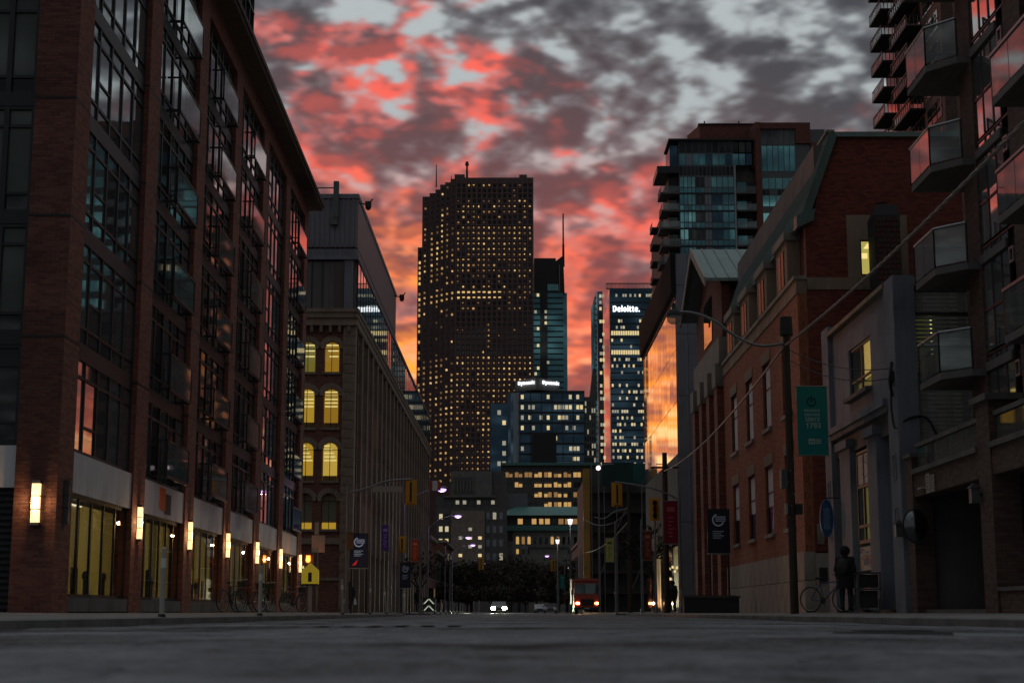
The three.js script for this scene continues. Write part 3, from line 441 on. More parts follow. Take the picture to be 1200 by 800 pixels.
    // balcony nearer than the window strip
    if (y < 13) {
      const Q = [[9.85, 31.0], [9.85, 26.5], [XT + 0.3, 26.5], [XT + 0.3, 31.0]]; const B2 = mg(T, 'balcony_slab', M.concrete, [sh(Q, y - 0.0, y + 0.16)]);
      for (let k = 0; k < 4; k++) bx(B2, 'glass_panel', M.railGlass, 9.86, 9.872, y + 0.2, y + 1.06, 26.5 + k * 1.12 + 0.02, 26.5 + (k + 1) * 1.12 - 0.02);
      for (let k = 0; k < 5; k++) bx(B2, 'rail_post', M.frame, 9.875, 9.9, y + 0.16, y + 1.08, 26.5 + k * 1.12 - 0.02, 26.5 + k * 1.12 + 0.02);
      bx(B2, 'glass_panel', M.railGlass, 9.9, XT, y + 0.2, y + 1.06, 30.97, 30.985); bx(B2, 'top_rail', M.steel, 9.83, 9.9, y + 1.06, y + 1.12, 26.5, 31.0);
    }
  });
}
// a tall slab block with railed balconies, well behind
{
  const T = thing('apartment_tower', 'tall apartment tower with open railed balconies rising behind the brick college roof', 'building', [40, 0.2, 150]);
  const xb = 36.9, xw = 38.4; bx(T, 'wall', M.brownBrick, xw, 60, 0.1, 78, 134, 155);
  for (let k = 0; k < 10; k++) {
    const y = 41.0 + k * 2.75;
    [[150.2, 155.1], [140.5, 147]].forEach(([a, e]) => {
      const B = bx(T, 'balcony_slab', M.dark, xb, xw, y, y + 0.2, a, e), n = 9;
      mg(B, 'railing', M.frame, [gb(xb, xb + 0.07, y + 1.1, y + 1.18, a, e), gb(xb, xw, y + 1.1, y + 1.18, a, a + 0.07), ...wgt(n + 1, (i) => gb(xb, xb + 0.06, y + 0.2, y + 1.1, lerp(a, e, i / n) - 0.03, lerp(a, e, i / n) + 0.03)), ...wgt(4, (i) => gb(lerp(xb, xw, i / 4), lerp(xb, xw, i / 4) + 0.06, y + 0.2, y + 1.1, a, a + 0.06))]);
      bx(B, 'rail_glass', M.railGlass, xb + 0.09, xb + 0.11, y + 0.22, y + 1.08, a + 0.1, e - 0.1);
      bx(T, 'balcony_door', M.g4, xw - 0.06, xw - 0.01, y + 0.25, y + 2.35, a + 0.5, e - 0.4);
    });
    for (let i = 0; i < 3; i++) { const w = bx(T, 'window', [M.g4, M.g3, M.g2][(i + k) % 3], xw - 0.06, xw - 0.01, y + 0.5, y + 2.3, 135 + i * 1.7, 136.4 + i * 1.7); bx(w, 'window_frame', M.frame, xw - 0.1, xw - 0.06, y + 1.4, y + 1.48, 135 + i * 1.7, 136.4 + i * 1.7); }
    bx(T, 'window', M.g3, xw - 0.06, xw - 0.01, y + 0.3, y + 2.4, 147.6, 149.6);
  }
}
// grey rendered shop with a painted brick end wall
{
  const T = thing('rendered_shop_building', 'grey rendered two storey shop with a lit upper window and a painted brick end wall', 'building', [10, 0.2, 40.5]);
  const X = 10, A = 40.62, B = 50.3;
  mg(T, 'wall', M.stuccoGrey, [gb(X + 0.12, 17, 5.85, 8.85, A + 0.5, 44.0), gb(X + 0.12, 17, 5.85, 8.85, 46.9, B), gb(X + 0.12, 17, 8.0, 8.85, 44.0, 46.9), gb(X + 0.12, 17, 5.85, 6.52, 44.0, 46.9), gb(X + 0.5, 17, 0.1, 5.85, A + 0.5, 44.45), gb(X + 0.5, 17, 0.1, 5.85, 46.5, B), gb(X + 0.5, 17, 4.85, 5.85, 44.45, 46.5), gb(X + 0.5, 17, 0.1, 2.16, 44.45, 46.5)]);
  bx(T, 'back_room', M.midStone, 13, 17, 0.1, 8.8, 44, 47);
  bx(T, 'corner_pier', M.stuccoGrey, X - 0.02, X + 0.55, 0.1, 9.0, A - 0.08, A + 1.0); bx(T, 'corner_pier', M.stuccoGrey, X - 0.02, X + 0.55, 0.1, 9.2, B - 1.0, B);
  for (const d of [A + 0.3, B - 0.7]) for (const [y0, y1] of [[3.6, 4.3], [2.4, 2.9]]) mg(T, 'panel_moulding', M.stuccoGrey, [gb(X - 0.045, X - 0.02, y0, y0 + 0.05, d, d + 0.35), gb(X - 0.045, X - 0.02, y1 - 0.05, y1, d, d + 0.35), gb(X - 0.045, X - 0.02, y0 + 0.05, y1 - 0.05, d, d + 0.05), gb(X - 0.045, X - 0.02, y0 + 0.05, y1 - 0.05, d + 0.3, d + 0.35)]);
  bx(T, 'coping', M.tan, X - 0.06, X + 0.5, 8.85, 8.98, A + 0.92, B - 1.0);
  bx(T, 'cornice', M.stuccoGrey, X - 0.15, X + 0.12, 5.66, 5.85, A + 1.0, B - 1.0); bx(T, 'cornice_moulding', M.stuccoGrey, X - 0.06, X + 0.14, 5.5, 5.66, A + 1.0, B - 1.0);
  bx(T, 'frieze', M.concrete, X + 0.14, X + 0.5, 4.95, 5.5, A + 1.0, B - 1.0);
  for (const [a, b] of [[43.25, 44.4], [46.75, 48.2]]) { const p = bx(T, 'pilaster', M.stuccoGrey, X + 0.0, X + 0.5, 0.25, 5.3, a, b); bx(p, 'pilaster_cap', M.stuccoGrey, X - 0.12, X + 0.5, 5.05, 5.3, a - 0.1, b + 0.1); bx(p, 'pilaster_base', M.stuccoGrey, X - 0.1, X + 0.5, 0.25, 0.55, a - 0.06, b + 0.06); }
  // upper window with a lit room behind
  const w = mg(T, 'window_frame', M.black, [gb(X + 0.18, X + 0.24, 6.52, 8.0, 44.0, 44.07), gb(X + 0.18, X + 0.24, 6.52, 8.0, 46.83, 46.9), gb(X + 0.18, X + 0.24, 6.52, 6.6, 44.0, 46.9), gb(X + 0.18, X + 0.24, 7.93, 8.0, 44.0, 46.9), gb(X + 0.18, X + 0.24, 6.96, 7.02, 44, 46.9), gb(X + 0.18, X + 0.24, 6.52, 8, 45.45, 45.52)]);
  bx(w, 'window_pane', pane, X + 0.2, X + 0.21, 6.6, 7.93, 44.07, 46.83); bx(w, 'sill', M.concrete, X - 0.08, X + 0.18, 6.4, 6.52, 43.9, 47.0);
  bx(w, 'lit_blind', glow([1, 0.66, 0.17], 0.42, [0.3, 0.25, 0.1]), X + 0.3, X + 0.32, 6.95, 7.98, 44.0, 45.6); bx(w, 'lit_room', roomDim, X + 0.4, X + 0.42, 6.5, 6.98, 44.0, 46.9);
  // lower window, with posters under it
  const v = mg(T, 'shop_window', M.black, [gb(X + 0.14, X + 0.2, 2.16, 4.85, 44.45, 44.52), gb(X + 0.14, X + 0.2, 2.16, 4.85, 46.43, 46.5), gb(X + 0.14, X + 0.2, 2.16, 2.26, 44.45, 46.5), gb(X + 0.14, X + 0.2, 4.78, 4.85, 44.45, 46.5), gb(X + 0.14, X + 0.2, 2.62, 2.7, 44.45, 46.5), gb(X + 0.14, X + 0.2, 2.2, 4.8, 45.6, 45.66), gb(X + 0.14, X + 0.2, 3.78, 3.85, 44.45, 46.5)]);
  bx(v, 'window_pane', pane, X + 0.16, X + 0.17, 2.26, 3.8, 44.5, 46.45); bx(v, 'lit_curtain', glow([0.75, 0.72, 0.12], 0.085, [0.2, 0.2, 0.08]), X + 0.3, X + 0.32, 2.2, 3.8, 44.5, 46.45);
  const notice = canvasTex(128, 128, (g, a, b) => { g.fillStyle = '#b9b9b4'; g.fillRect(0, 0, a, b); g.strokeStyle = '#6c7074'; g.lineWidth = 5; g.beginPath(); g.arc(64, 70, 30, 0, 7); g.stroke(); g.fillStyle = '#73777a'; for (let i = 0; i < 3; i++) g.fillRect(26, 12 + i * 10, 78, 4); });
  printed(v, 'window_notice', std([1, 1, 1], 0.8, { map: notice }), X + 0.165, X + 0.175, 3.88, 4.75, 44.55, 46.4);
  const art = (seed) => canvasTex(256, 256, (g, a, b) => { const r = rng(seed); g.fillStyle = '#a9a69b'; g.fillRect(0, 0, a, b); const col = ['#3b4450', '#7d4a3a', '#4a7086', '#b8863c', '#8f9aa0', '#5b4b60']; for (let i = 0; i < 34; i++) { g.strokeStyle = col[Math.floor(r() * 6)]; g.fillStyle = col[Math.floor(r() * 6)]; g.lineWidth = 4 + r() * 5; g.beginPath(); g.ellipse(20 + r() * 216, 30 + r() * 200, 6 + r() * 18, 14 + r() * 30, r() * 3, 0, 5 + r()); r() < 0.5 ? g.fill() : g.stroke(); } });
  printed(T, 'poster', std([1, 1, 1], 0.8, { map: art(3) }), X + 0.14, X + 0.18, 1.38, 2.06, 44.55, 46.4); printed(T, 'poster', std([1, 1, 1], 0.8, { map: art(9) }), X + 0.16, X + 0.2, 0.45, 1.3, 44.55, 46.2);
  // end wall of painted brick, towards the apartment block
  mg(T, 'end_wall', M.whiteBrick, [gb(X + 0.55, 17, 0.1, 6.36, A, A + 0.3), gb(X + 0.55, 17, 8.0, 8.55, A, A + 0.3), gb(13.2, 17, 6.36, 8.0, A, A + 0.3)]);
  bx(T, 'end_wall_coping', M.dark, X + 0.55, 17, 8.55, 8.72, A - 0.03, A + 0.5);
  for (let k = 0; k < 40; k++) bx(T, 'brick_course', M.whiteBrick, X + 0.56, 13.1, 4.2 + k * 0.1125, 4.2 + k * 0.1125 + 0.09, A - 0.008, A);
  const e = mg(T, 'end_window', M.black, [gb(X + 0.55, 13.2, 7.93, 8.0, A - 0.02, A + 0.2), gb(11.35, 11.45, 6.36, 8, A + 0.05, A + 0.2), gb(X + 0.5, 13.2, 6.3, 6.4, A - 0.06, A + 0.2)]);
  bx(e, 'window_pane', pane, X + 0.55, 13.2, 6.4, 7.93, A + 0.12, A + 0.13); bx(e, 'lit_curtain', glow([0.9, 0.8, 0.16], 0.05, [0.25, 0.24, 0.1]), X + 0.5, 11.05, 6.36, 8, A + 0.4, A + 0.42); bx(e, 'light_gap', glow([1, 0.9, 0.3], 0.9), 11.06, 11.1, 6.9, 7.95, A + 0.4, A + 0.42);
  mg(T, 'service_conduit', M.black, [hose([[X - 0.04, 6.5, A + 0.3], [X - 0.1, 5.4, A + 0.25], [X - 0.04, 4.9, A + 0.1], [X + 0.2, 5.15, A - 0.1], [X + 0.7, 5.2, A - 0.08], [X + 1.0, 4.7, A - 0.06]], 0.03), hose([[X - 0.06, 6.7, A + 0.2], [X - 0.15, 6.2, A + 0.1], [X - 0.06, 5.8, A + 0.3]], 0.04), gb(X - 0.1, X - 0.02, 6.2, 6.45, A + 0.1, A + 0.4)]);
}
// brick college with a steep metal roof and dormers
{
  const T = thing('college_building', 'red brick college with steep grey green metal roof and stone trimmed dormers', 'building', [10, 0.2, 54.4]);
  const X = 10, A = 54.4, B = 74.4, r = rng(41), wd = [57.1, 61.75, 66.4, 71.1];
  const wins = [...wd.map((d) => [d, 3.2, 5.9]), ...wd.map((d) => [d, 7.35, 10.0])], hw = 0.95;
  { const s = new THREE.Shape(); s.moveTo(A, 2.25); s.lineTo(B, 2.25); s.lineTo(B, 11.35); s.lineTo(A, 11.35); s.lineTo(A, 2.25);
    for (const [d, y0, y1] of wins) { const h = new THREE.Path(); h.moveTo(d - hw, y0); h.lineTo(d - hw, y1); h.lineTo(d + hw, y1); h.lineTo(d + hw, y0); h.lineTo(d - hw, y0); s.holes.push(h); }
    mg(T, 'street_wall', M.orangeBrick, [new THREE.ExtrudeGeometry(s, { depth: 0.35, bevelEnabled: false }).rotateY(Math.PI / 2).translate(X, 0, 0)]); }
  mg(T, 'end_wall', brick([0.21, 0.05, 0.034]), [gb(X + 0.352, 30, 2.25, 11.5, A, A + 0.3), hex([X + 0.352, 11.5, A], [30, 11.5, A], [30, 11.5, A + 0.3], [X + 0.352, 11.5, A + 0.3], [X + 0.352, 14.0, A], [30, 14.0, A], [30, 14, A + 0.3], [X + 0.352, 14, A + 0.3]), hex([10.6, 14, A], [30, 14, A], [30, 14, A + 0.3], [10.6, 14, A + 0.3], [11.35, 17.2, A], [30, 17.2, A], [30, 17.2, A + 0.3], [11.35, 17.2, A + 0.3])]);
  mg(T, 'core', M.midStone, [gb(X + 0.8, 30, 0.1, 16.9, A + 0.3, B - 0.01)]);
  for (let k = 0; k < 14; k++) for (let j = 0; j < 2; j++) { const a = A + k * 1.43; bx(T, 'base_stone', M.limestone, X - 0.06, X + 0.35, j ? 1.27 : 0.15, j ? 2.25 : 1.25, a + 0.005, Math.min(a + 1.42, B)); }
  for (let k = 0; k < 5; k++) bx(T, 'base_stone', M.limestone, X + 0.35 + k * 1.5, X + 1.84 + k * 1.5, 0.15, 2.2, A - 0.05, A);
  bx(T, 'belt_course', M.tan, X - 0.04, X + 0.34, 11.35, 11.85, A + 0.002, B); bx(T, 'belt_cap', M.limestone, X - 0.12, X + 0.34, 11.85, 11.99, A - 0.05, B);
  bx(T, 'belt_course', M.tan, X + 0.35, 30, 11.48, 11.92, A - 0.03, A); bx(T, 'belt_course', M.tan, X + 0.35, 30, 7.62, 7.98, A - 0.03, A); bx(T, 'belt_course', M.tan, X - 0.03, X + 0.34, 7.62, 7.98, A - 0.025, A + 0.9);
  for (const [d, y0, y1] of wins) {
    const w = mg(T, 'window_frame', M.frame, [...[[y0, y1, d - hw, d - hw + 0.07], [y0, y1, d + hw - 0.07, d + hw], [y1 - 0.07, y1, d - hw, d + hw], [y0, y0 + 0.07, d - hw, d + hw], [lerp(y0, y1, 0.6), lerp(y0, y1, 0.6) + 0.06, d - hw, d + hw]].map((q) => gb(X + 0.09, X + 0.14, ...q))]);
    bx(w, 'upper_sash', M.screened, X + 0.115, X + 0.12, lerp(y0, y1, 0.6) + 0.06, y1 - 0.07, d - hw, d + hw); bx(w, 'lower_sash', M.screened, X + 0.12, X + 0.125, y0 + 0.07, lerp(y0, y1, 0.6), d - hw, d + hw);
    bx(w, 'blind', M.blindCloth, X + 0.108, X + 0.113, y0 + (y0 > 6 ? 0.12 : 1.1), y1 - 0.1, d - hw + 0.1, d + hw - (y0 > 6 ? 0.25 : 0.1));
    bx(T, 'sill', M.limestone, X - 0.1, X + 0.08, y0 - 0.14, y0, d - hw - 0.15, d + hw + 0.15);
    for (let k = 0; k < 5; k++) bx(T, 'lintel_stone', M.tan, X - 0.03, X + 0.2, y1, y1 + 0.42, d - hw - 0.14 + k * 0.437, d - hw - 0.14 + k * 0.437 + 0.43);
  }
  // roof slope with standing seams
  const R0 = [10.18, 14.0], R1 = [11.35, 17.22], u = [R1[0] - R0[0], R1[1] - R0[1]], ul = Math.hypot(...u), nn = [-u[1] / ul, u[0] / ul];
  const at = (t, o) => [R0[0] + u[0] * t + nn[0] * o, R0[1] + u[1] * t + nn[1] * o];
  const slab = (t0, t1, o0, o1, a, e) => hex([...at(t0, o0), a], [...at(t1, o0), a], [...at(t1, o0), e], [...at(t0, o0), e], [...at(t0, o1), a], [...at(t1, o1), a], [...at(t1, o1), e], [...at(t0, o1), e]);
  mg(T, 'roof', M.greenRoof, [slab(0, 1, -0.15, 0, A - 0.1, B), hex([11.3, 17.1, A - 0.1], [30, 17.1, A - 0.1], [30, 17.1, B], [11.3, 17.1, B], [11.3, 17.28, A - 0.1], [30, 17.28, A - 0.1], [30, 17.28, B], [11.3, 17.28, B])]);
  for (let d = A; d < B; d += 0.52) mg(T, 'roof_seam', M.greenRoof, [slab(0.02, 0.99, 0, 0.10, d - 0.02, d + 0.02)]);
  bx(T, 'ridge_cap', M.limestone, 11.2, 11.5, 17.24, 17.34, A - 0.14, B); mg(T, 'verge_trim', M.greenTrim, [slab(-0.02, 1.0, -0.25, 0.05, A - 0.2, A - 0.1)]);
  mg(T, 'gutter_box', M.greenTrim, [hex([10.02, 13.7, A - 0.22], [10.62, 13.95, A - 0.22], [10.62, 13.95, A + 0.4], [10.02, 13.7, A + 0.4], [10.02, 14.15, A - 0.22], [10.7, 14.4, A - 0.22], [10.7, 14.4, A + 0.4], [10.02, 14.15, A + 0.4])]);
  // dormers
  for (const d of [57.6, 62.4, 67.2, 71.9]) {
    const h = 1.2, D = bx(T, 'dormer', M.tan, X + 0.02, X + 1.1, 11.99, 13.75, d - h, d + h);
    bx(D, 'dormer_cap', M.limestone, X - 0.1, X + 1.2, 13.75, 14.05, d - h - 0.12, d + h + 0.12); mg(D, 'dormer_roof', M.greenTrim, [hex([X - 0.05, 14.05, d - h - 0.1], [X + 1.3, 14.05, d - h - 0.1], [X + 1.3, 14.05, d + h + 0.1], [X - 0.05, 14.05, d + h + 0.1], [X + 0.25, 14.45, d - h + 0.1], [X + 1.3, 14.75, d - h + 0.1], [X + 1.3, 14.75, d + h - 0.1], [X + 0.25, 14.45, d + h - 0.1])]);
    bx(D, 'window_reveal', M.black, X + 0.0, X + 0.04, 12.1, 13.5, d - 0.62, d + 0.62); bx(D, 'window_pane', M.screened, X - 0.015, X - 0.002, 12.15, 13.45, d - 0.58, d + 0.58); bx(D, 'muntin', M.frame, X - 0.03, X - 0.016, 12.1, 13.5, d - 0.03, d + 0.03);
  }
  bx(T, 'upper_wall', M.redBrickB, X + 0.5, X + 1.0, 11.9, 14.0, A + 0.3, B);
  // tan window panel and chimney on the end wall
  mg(T, 'tan_panel', M.tan, [gb(11.83, 12.29, 11.92, 14.2, A - 0.02, A), gb(12.79, 14.0, 11.92, 14.2, A - 0.02, A), gb(12.29, 12.79, 13.28, 14.2, A - 0.02, A), gb(12.29, 12.79, 11.92, 12.0, A - 0.02, A)]);
  const ew = mg(T, 'end_window', M.black, [gb(12.29, 12.33, 12.0, 13.28, A - 0.03, A - 0.021), gb(12.75, 12.79, 12.0, 13.28, A - 0.03, A - 0.021), gb(12.29, 12.79, 12.0, 12.04, A - 0.03, A - 0.021), gb(12.29, 12.79, 13.22, 13.28, A - 0.03, A - 0.021)]);
  bx(ew, 'lit_room', glow([1, 0.86, 0.20], 0.26), 12.33, 12.75, 12.04, 13.22, A - 0.012, A - 0.004);
  for (const [x0, x1, y] of [[12.4, 12.75, 12.96], [12.33, 12.54, 12.6]]) mg(ew, 'ceiling_light', roomBright, [hex([x0, y, A - 0.02], [x1, y, A - 0.02], [x1, y, A - 0.014], [x0, y, A - 0.014], [x0 + (x0 > 12.35 ? 0.15 : 0), y + 0.2, A - 0.02], [x1, y + 0.2, A - 0.02], [x1, y + 0.2, A - 0.014], [x0 + (x0 > 12.35 ? 0.15 : 0), y + 0.2, A - 0.014])]);
  const ch = mg(T, 'chimney', M.dark, [gb(12.55, 13.45, 8.5, 13.9, 53.2, 54.2)]); mg(ch, 'chimney_shoulder', M.dark, [hex([12.55, 13.9, 53.2], [13.45, 13.9, 53.2], [13.45, 13.9, 54.2], [12.55, 13.9, 54.2], [12.72, 14.3, 53.3], [13.4, 14.3, 53.3], [13.4, 14.3, 54.1], [12.72, 14.3, 54.1])]); mg(ch, 'chimney_pot', M.steel, [rod([12.95, 14.3, 53.7], [12.95, 14.38, 53.7], 0.2, 0.24), rod([12.95, 14.44, 53.7], [12.95, 14.47, 53.7], 0.24, 0.1)]);
  for (let k = 0; k < 70; k++) { const y = 11.2 + Math.floor(k / 5) * 0.19, x = 12.58 + (k % 5) * 0.17 + (Math.floor(k / 5) % 2) * 0.06; bx(ch, 'chimney_brick', r() < 0.5 ? M.b2 : M.brownBrick, x, Math.min(x + 0.15, 13.44), y, y + 0.15, 53.175 + r() * 0.012, 53.2); }
  bx(T, 'notice_board', M.stone, X + 0.42, X + 0.66, 2.5, 3.2, A - 0.04, A); bx(T, 'wall_plaque', M.black, X + 0.44, X + 0.72, 1.2, 1.7, A - 0.09, A - 0.05);
  for (let k = 0; k < 3; k++) bx(T, 'roof_unit', M.dark, 14.2 + k * 0.8, 14.8 + k * 0.8, 17.28, 17.7 + 0.2 * (k % 2), 57, 58);
}
// gabled brick hall with a metal roof
{
  const T = thing('gabled_building', 'dark red brick hall with a standing seam metal gable roof and pale stone trim', 'building', [10, 0.2, 75]);
  const X = 9.75, A = 74.9, B = 85.6;
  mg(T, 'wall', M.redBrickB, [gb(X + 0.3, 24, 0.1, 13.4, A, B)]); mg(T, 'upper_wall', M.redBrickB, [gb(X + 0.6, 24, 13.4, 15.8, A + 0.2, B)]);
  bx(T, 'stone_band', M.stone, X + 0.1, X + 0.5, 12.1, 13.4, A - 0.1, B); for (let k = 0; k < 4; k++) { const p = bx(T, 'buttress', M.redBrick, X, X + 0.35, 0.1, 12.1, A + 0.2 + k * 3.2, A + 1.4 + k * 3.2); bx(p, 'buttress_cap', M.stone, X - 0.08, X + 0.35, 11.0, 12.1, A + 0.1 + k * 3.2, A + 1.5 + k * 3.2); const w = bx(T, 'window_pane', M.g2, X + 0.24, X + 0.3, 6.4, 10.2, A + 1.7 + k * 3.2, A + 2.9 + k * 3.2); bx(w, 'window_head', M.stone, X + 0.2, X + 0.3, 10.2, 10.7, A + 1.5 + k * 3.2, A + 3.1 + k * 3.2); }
  // gable towards the street: ridge runs away from it
  const E = 16.1, P = 18.85, mid = (A + B) / 2, x0 = X - 0.5, x1 = 24;
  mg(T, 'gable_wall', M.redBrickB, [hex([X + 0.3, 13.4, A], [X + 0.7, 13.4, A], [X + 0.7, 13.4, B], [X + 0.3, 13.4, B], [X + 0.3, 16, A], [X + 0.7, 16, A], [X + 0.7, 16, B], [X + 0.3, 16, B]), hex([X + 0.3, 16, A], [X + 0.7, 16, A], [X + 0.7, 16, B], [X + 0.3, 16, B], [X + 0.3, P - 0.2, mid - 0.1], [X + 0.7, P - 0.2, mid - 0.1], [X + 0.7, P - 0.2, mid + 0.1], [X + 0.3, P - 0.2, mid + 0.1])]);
  const side = (a, b, lift0, lift1) => (x, y) => hex([x, E + lift0, a], [y, E + lift0, a], [y, P + lift0, b], [x, P + lift0, b], [x, E + lift1, a], [y, E + lift1, a], [y, P + lift1, b], [x, P + lift1, b]);
  mg(T, 'roof', M.greenRoof, [side(A - 0.35, mid, 0, 0.16)(x0, x1)]); mg(T, 'roof', M.greenRoof, [side(B + 0.35, mid, 0, 0.16)(x0, x1)]);
  for (let x = x0 + 0.5; x < 20; x += 0.62) mg(T, 'roof_seam', M.greenRoof, [side(A - 0.35, mid, 0.16, 0.215)(x, x + 0.045)]);
  mg(T, 'verge_board', M.limestone, [side(A - 0.35, mid, -0.25, 0.2)(x0 - 0.08, x0), side(B + 0.35, mid, -0.25, 0.2)(x0 - 0.08, x0)]);
  mg(T, 'gable_window', M.g4, [gb(X + 0.26, X + 0.3, 13.9, 16.2, mid - 1.6, mid + 1.6)]);
  mg(T, 'roof_pipe', M.steel, [rod([X + 0.9, 14.4, A - 0.3], [X + 3.4, 14.7, A - 0.3], 0.07), rod([X + 0.9, 13.9, A - 0.3], [X + 3.4, 14.2, A - 0.3], 0.05)]);
}
// sleek office with mirrored street front
{
  const T = thing('mirrored_office_building', 'grey panelled office whose mirrored glass front reflects the sunset under a dark overhanging roof', 'building', [10, 0.2, 95.8]);
  const X = 10, A = 95.8, B = 120.6, r = rng(51), Y0 = 9.8, Y1 = 19.6;
  mg(T, 'core', M.midStone, [gb(X + 0.3, 26, 0.1, 20.4, A + 0.3, B)]);
  for (let k = 0; k < 2; k++) for (let j = 0; j < 6; j++) { const y = [0.2, 5.6, 9.6, 13.4, 17.28, 20.4][j], y2 = [5.6, 9.6, 13.4, 17.28, 20.4, 22.4][j]; bx(T, 'wall_panel', M.greyPanel, k ? 10.72 : X + 0.02, k ? 16 : 10.7, y, y2 - 0.025, A + (k ? 0.01 : 0), A + 0.3); }
  const n = 12, w = (B - A - 0.4) / n; for (let c = 0; c < n; c++) for (let j = 0; j < 3; j++) { const y0 = lerp(Y0, Y1, j / 3), y1 = lerp(Y0, Y1, (j + 1) / 3), m = bx(T, 'mirror_pane', M.mirror, X - 0.02, X, y0 + 0.02, y1 - 0.02, A + 0.35 + c * w + 0.03, A + 0.35 + (c + 1) * w - 0.03); m.rotation.y = (r() - 0.5) * 0.0035; m.rotation.z = (r() - 0.5) * 0.003; }
  bx(T, 'glass_backing', M.midStone, X, X + 0.3, Y0, Y1, A + 0.3, B); bx(T, 'lower_wall', M.darkStone, X - 0.02, X + 0.3, 4.4, Y0, A + 0.3, B); bx(T, 'head_frame', M.black, X - 0.06, X + 0.3, Y1, Y1 + 0.12, A + 0.3, B);
  mg(T, 'overhanging_roof', M.fascia, [hex([X - 0.28, 19.95, A - 0.05], [X + 0.0, 19.72, A - 0.05], [X + 0.0, 19.72, B + 0.3], [X - 0.28, 19.95, B + 0.3], [X - 0.34, 22.3, A - 0.05], [X + 0.02, 22.4, A - 0.05], [X + 0.02, 22.4, B + 0.3], [X - 0.34, 22.3, B + 0.3]), gb(X + 0.3, 26, 20.4, 22.4, A + 0.31, B)]);
  for (let c = 0; c < 6; c++) { const q = bx(T, 'ground_glazing', c % 3 ? M.g2 : shopDim, X - 0.02, X + 0.3, 0.5, 4.2, A + 0.6 + c * 4, A + 4.3 + c * 4); bx(q, 'mullion', M.frame, X - 0.08, X - 0.02, 0.3, 4.4, A + 0.4 + c * 4, A + 0.6 + c * 4); }
  for (const [d, y] of [[97, 2.8], [98.2, 2.6], [99.5, 2.9], [101, 2.2], [103, 2.9]]) bx(T, 'shop_lamp', LITC[2], X - 0.15, X - 0.05, y, y + 0.16, d, d + 0.4);
}
// building site behind scaffolding
{
  const T = thing('scaffolded_building', 'dark building wrapped in scaffolding with a green netted top and a yellow corner mast', 'building', [10, 0.2, 150]);
  const x0 = 6.9, x1 = 17, D = 150, h = 14.3, r = rng(61); mg(T, 'core', M.darkStone, [gb(x0 + 0.13, x1, 0.1, h - 0.5, D + 1, 180)]);
  bx(T, 'corner_mast', M.ochre, x0 - 0.5, x0 + 0.12, 0.2, h - 0.6, D - 0.6, D); for (let k = 0; k < 6; k++) bx(T, 'scaffold_deck', M.wood, x0 + 0.15, x1, 1.9 + k * 1.9, 2.0 + k * 1.9, D - 0.5, D + 1);
  for (let k = 0; k < 9; k++) mg(T, 'scaffold_pole', M.pole, [rod([x0 + 0.3 + k * 1.2, 0.2, D - 0.5], [x0 + 0.3 + k * 1.2, h, D - 0.5], 0.05)]); for (let k = 0; k < 7; k++) mg(T, 'scaffold_brace', M.pole, [rod([x0 + 0.3 + k * 1.2, 2 + (k % 3) * 3, D - 0.55], [x0 + 1.5 + k * 1.2, 4.6 + (k % 3) * 3, D - 0.55], 0.04)]);
  bx(T, 'green_netting', std([0.02, 0.06, 0.055], 0.9, { map: stuccoMap }), x0 + 1.3, 11.2, h - 2.2, h, D - 0.7, D - 0.6); bx(T, 'green_netting', std([0.025, 0.12, 0.11], 0.9, { map: stuccoMap }), 11.2, 12.4, h - 2.0, h - 0.1, D - 0.72, D - 0.62);
  for (let k = 0; k < 6; k++) bx(T, 'window', M.g2, 8.4 + (k % 3) * 2.6, 9.9 + (k % 3) * 2.6, 4.2 + Math.floor(k / 3) * 3.6, 6 + Math.floor(k / 3) * 3.6, D + 0.95, D + 1);
}

// lower buildings on beyond the site
{ const rows = [[182, 204, 11.5, M.darkStone, 'plain dark stone block beyond the scaffolded building'], [205, 238, 9.5, M.oldBrick, 'low brick shop on the right beyond the dark stone block'], [239, 290, 11, M.darkStone, 'long dark shop row at the right end of the street']];
  for (const [a, b, h, m, label] of rows) { const T = thing('shop_building', label, 'building', [11, 0.2, a], 'low shops along the right pavement'); bx(T, 'wall', m, 10.2, 26, 0.1, h, a, b); bx(T, 'cornice', M.stone, 9.9, 26, h, h + 0.4, a - 0.2, b + 0.2); for (let d = a + 0.8; d < b - 2.4; d += 3.4) { for (let y = 4.4; y < h - 2; y += 3.1) bx(T, 'window', M.g2, 10.16, 10.2, y, y + 1.9, d, d + 1.5); bx(T, 'shop_window', M.g1, 10.16, 10.2, 0.6, 3.2, d - 0.2, d + 2.4); } } }

// mid-rise block behind the mirrored office; its dark front shows in the glass across the street
{ const T = thing('midrise_block', 'brown brick mid-rise block standing behind the mirrored office', 'building', [24, 0.2, 205]); bx(T, 'wall', M.brownBrick, 18.6, 36, 0.1, 39, 203, 226); bx(T, 'parapet', M.concrete, 18.4, 36.2, 39, 39.5, 202.8, 226.2); for (let k = 0; k < 12; k++) for (let c = 0; c < 6; c++) { bx(T, 'window', M.g2, 18.55, 18.6, 3 + k * 3, 4.8 + k * 3, 204 + c * 3.6, 206.2 + c * 3.6); bx(T, 'window', M.g2, 19.4 + c * 2.7, 21.2 + c * 2.7, 3 + k * 3, 4.8 + k * 3, 202.95, 203); } }

// another tower well behind the condominium; it too shows only as the dark part of reflections across the street
{ const T = thing('brown_tower', 'broad brown office tower standing behind the condominium tower', 'building', [70, 0.2, 420]); bx(T, 'wall', M.brownBrick, 40, 104, 0.1, 108, 420, 450); for (let k = 0; k < 24; k++) bx(T, 'window_band', M.g2, 40.5, 103.5, 4 + k * 4.3, 6.2 + k * 4.3, 419.9, 420); }

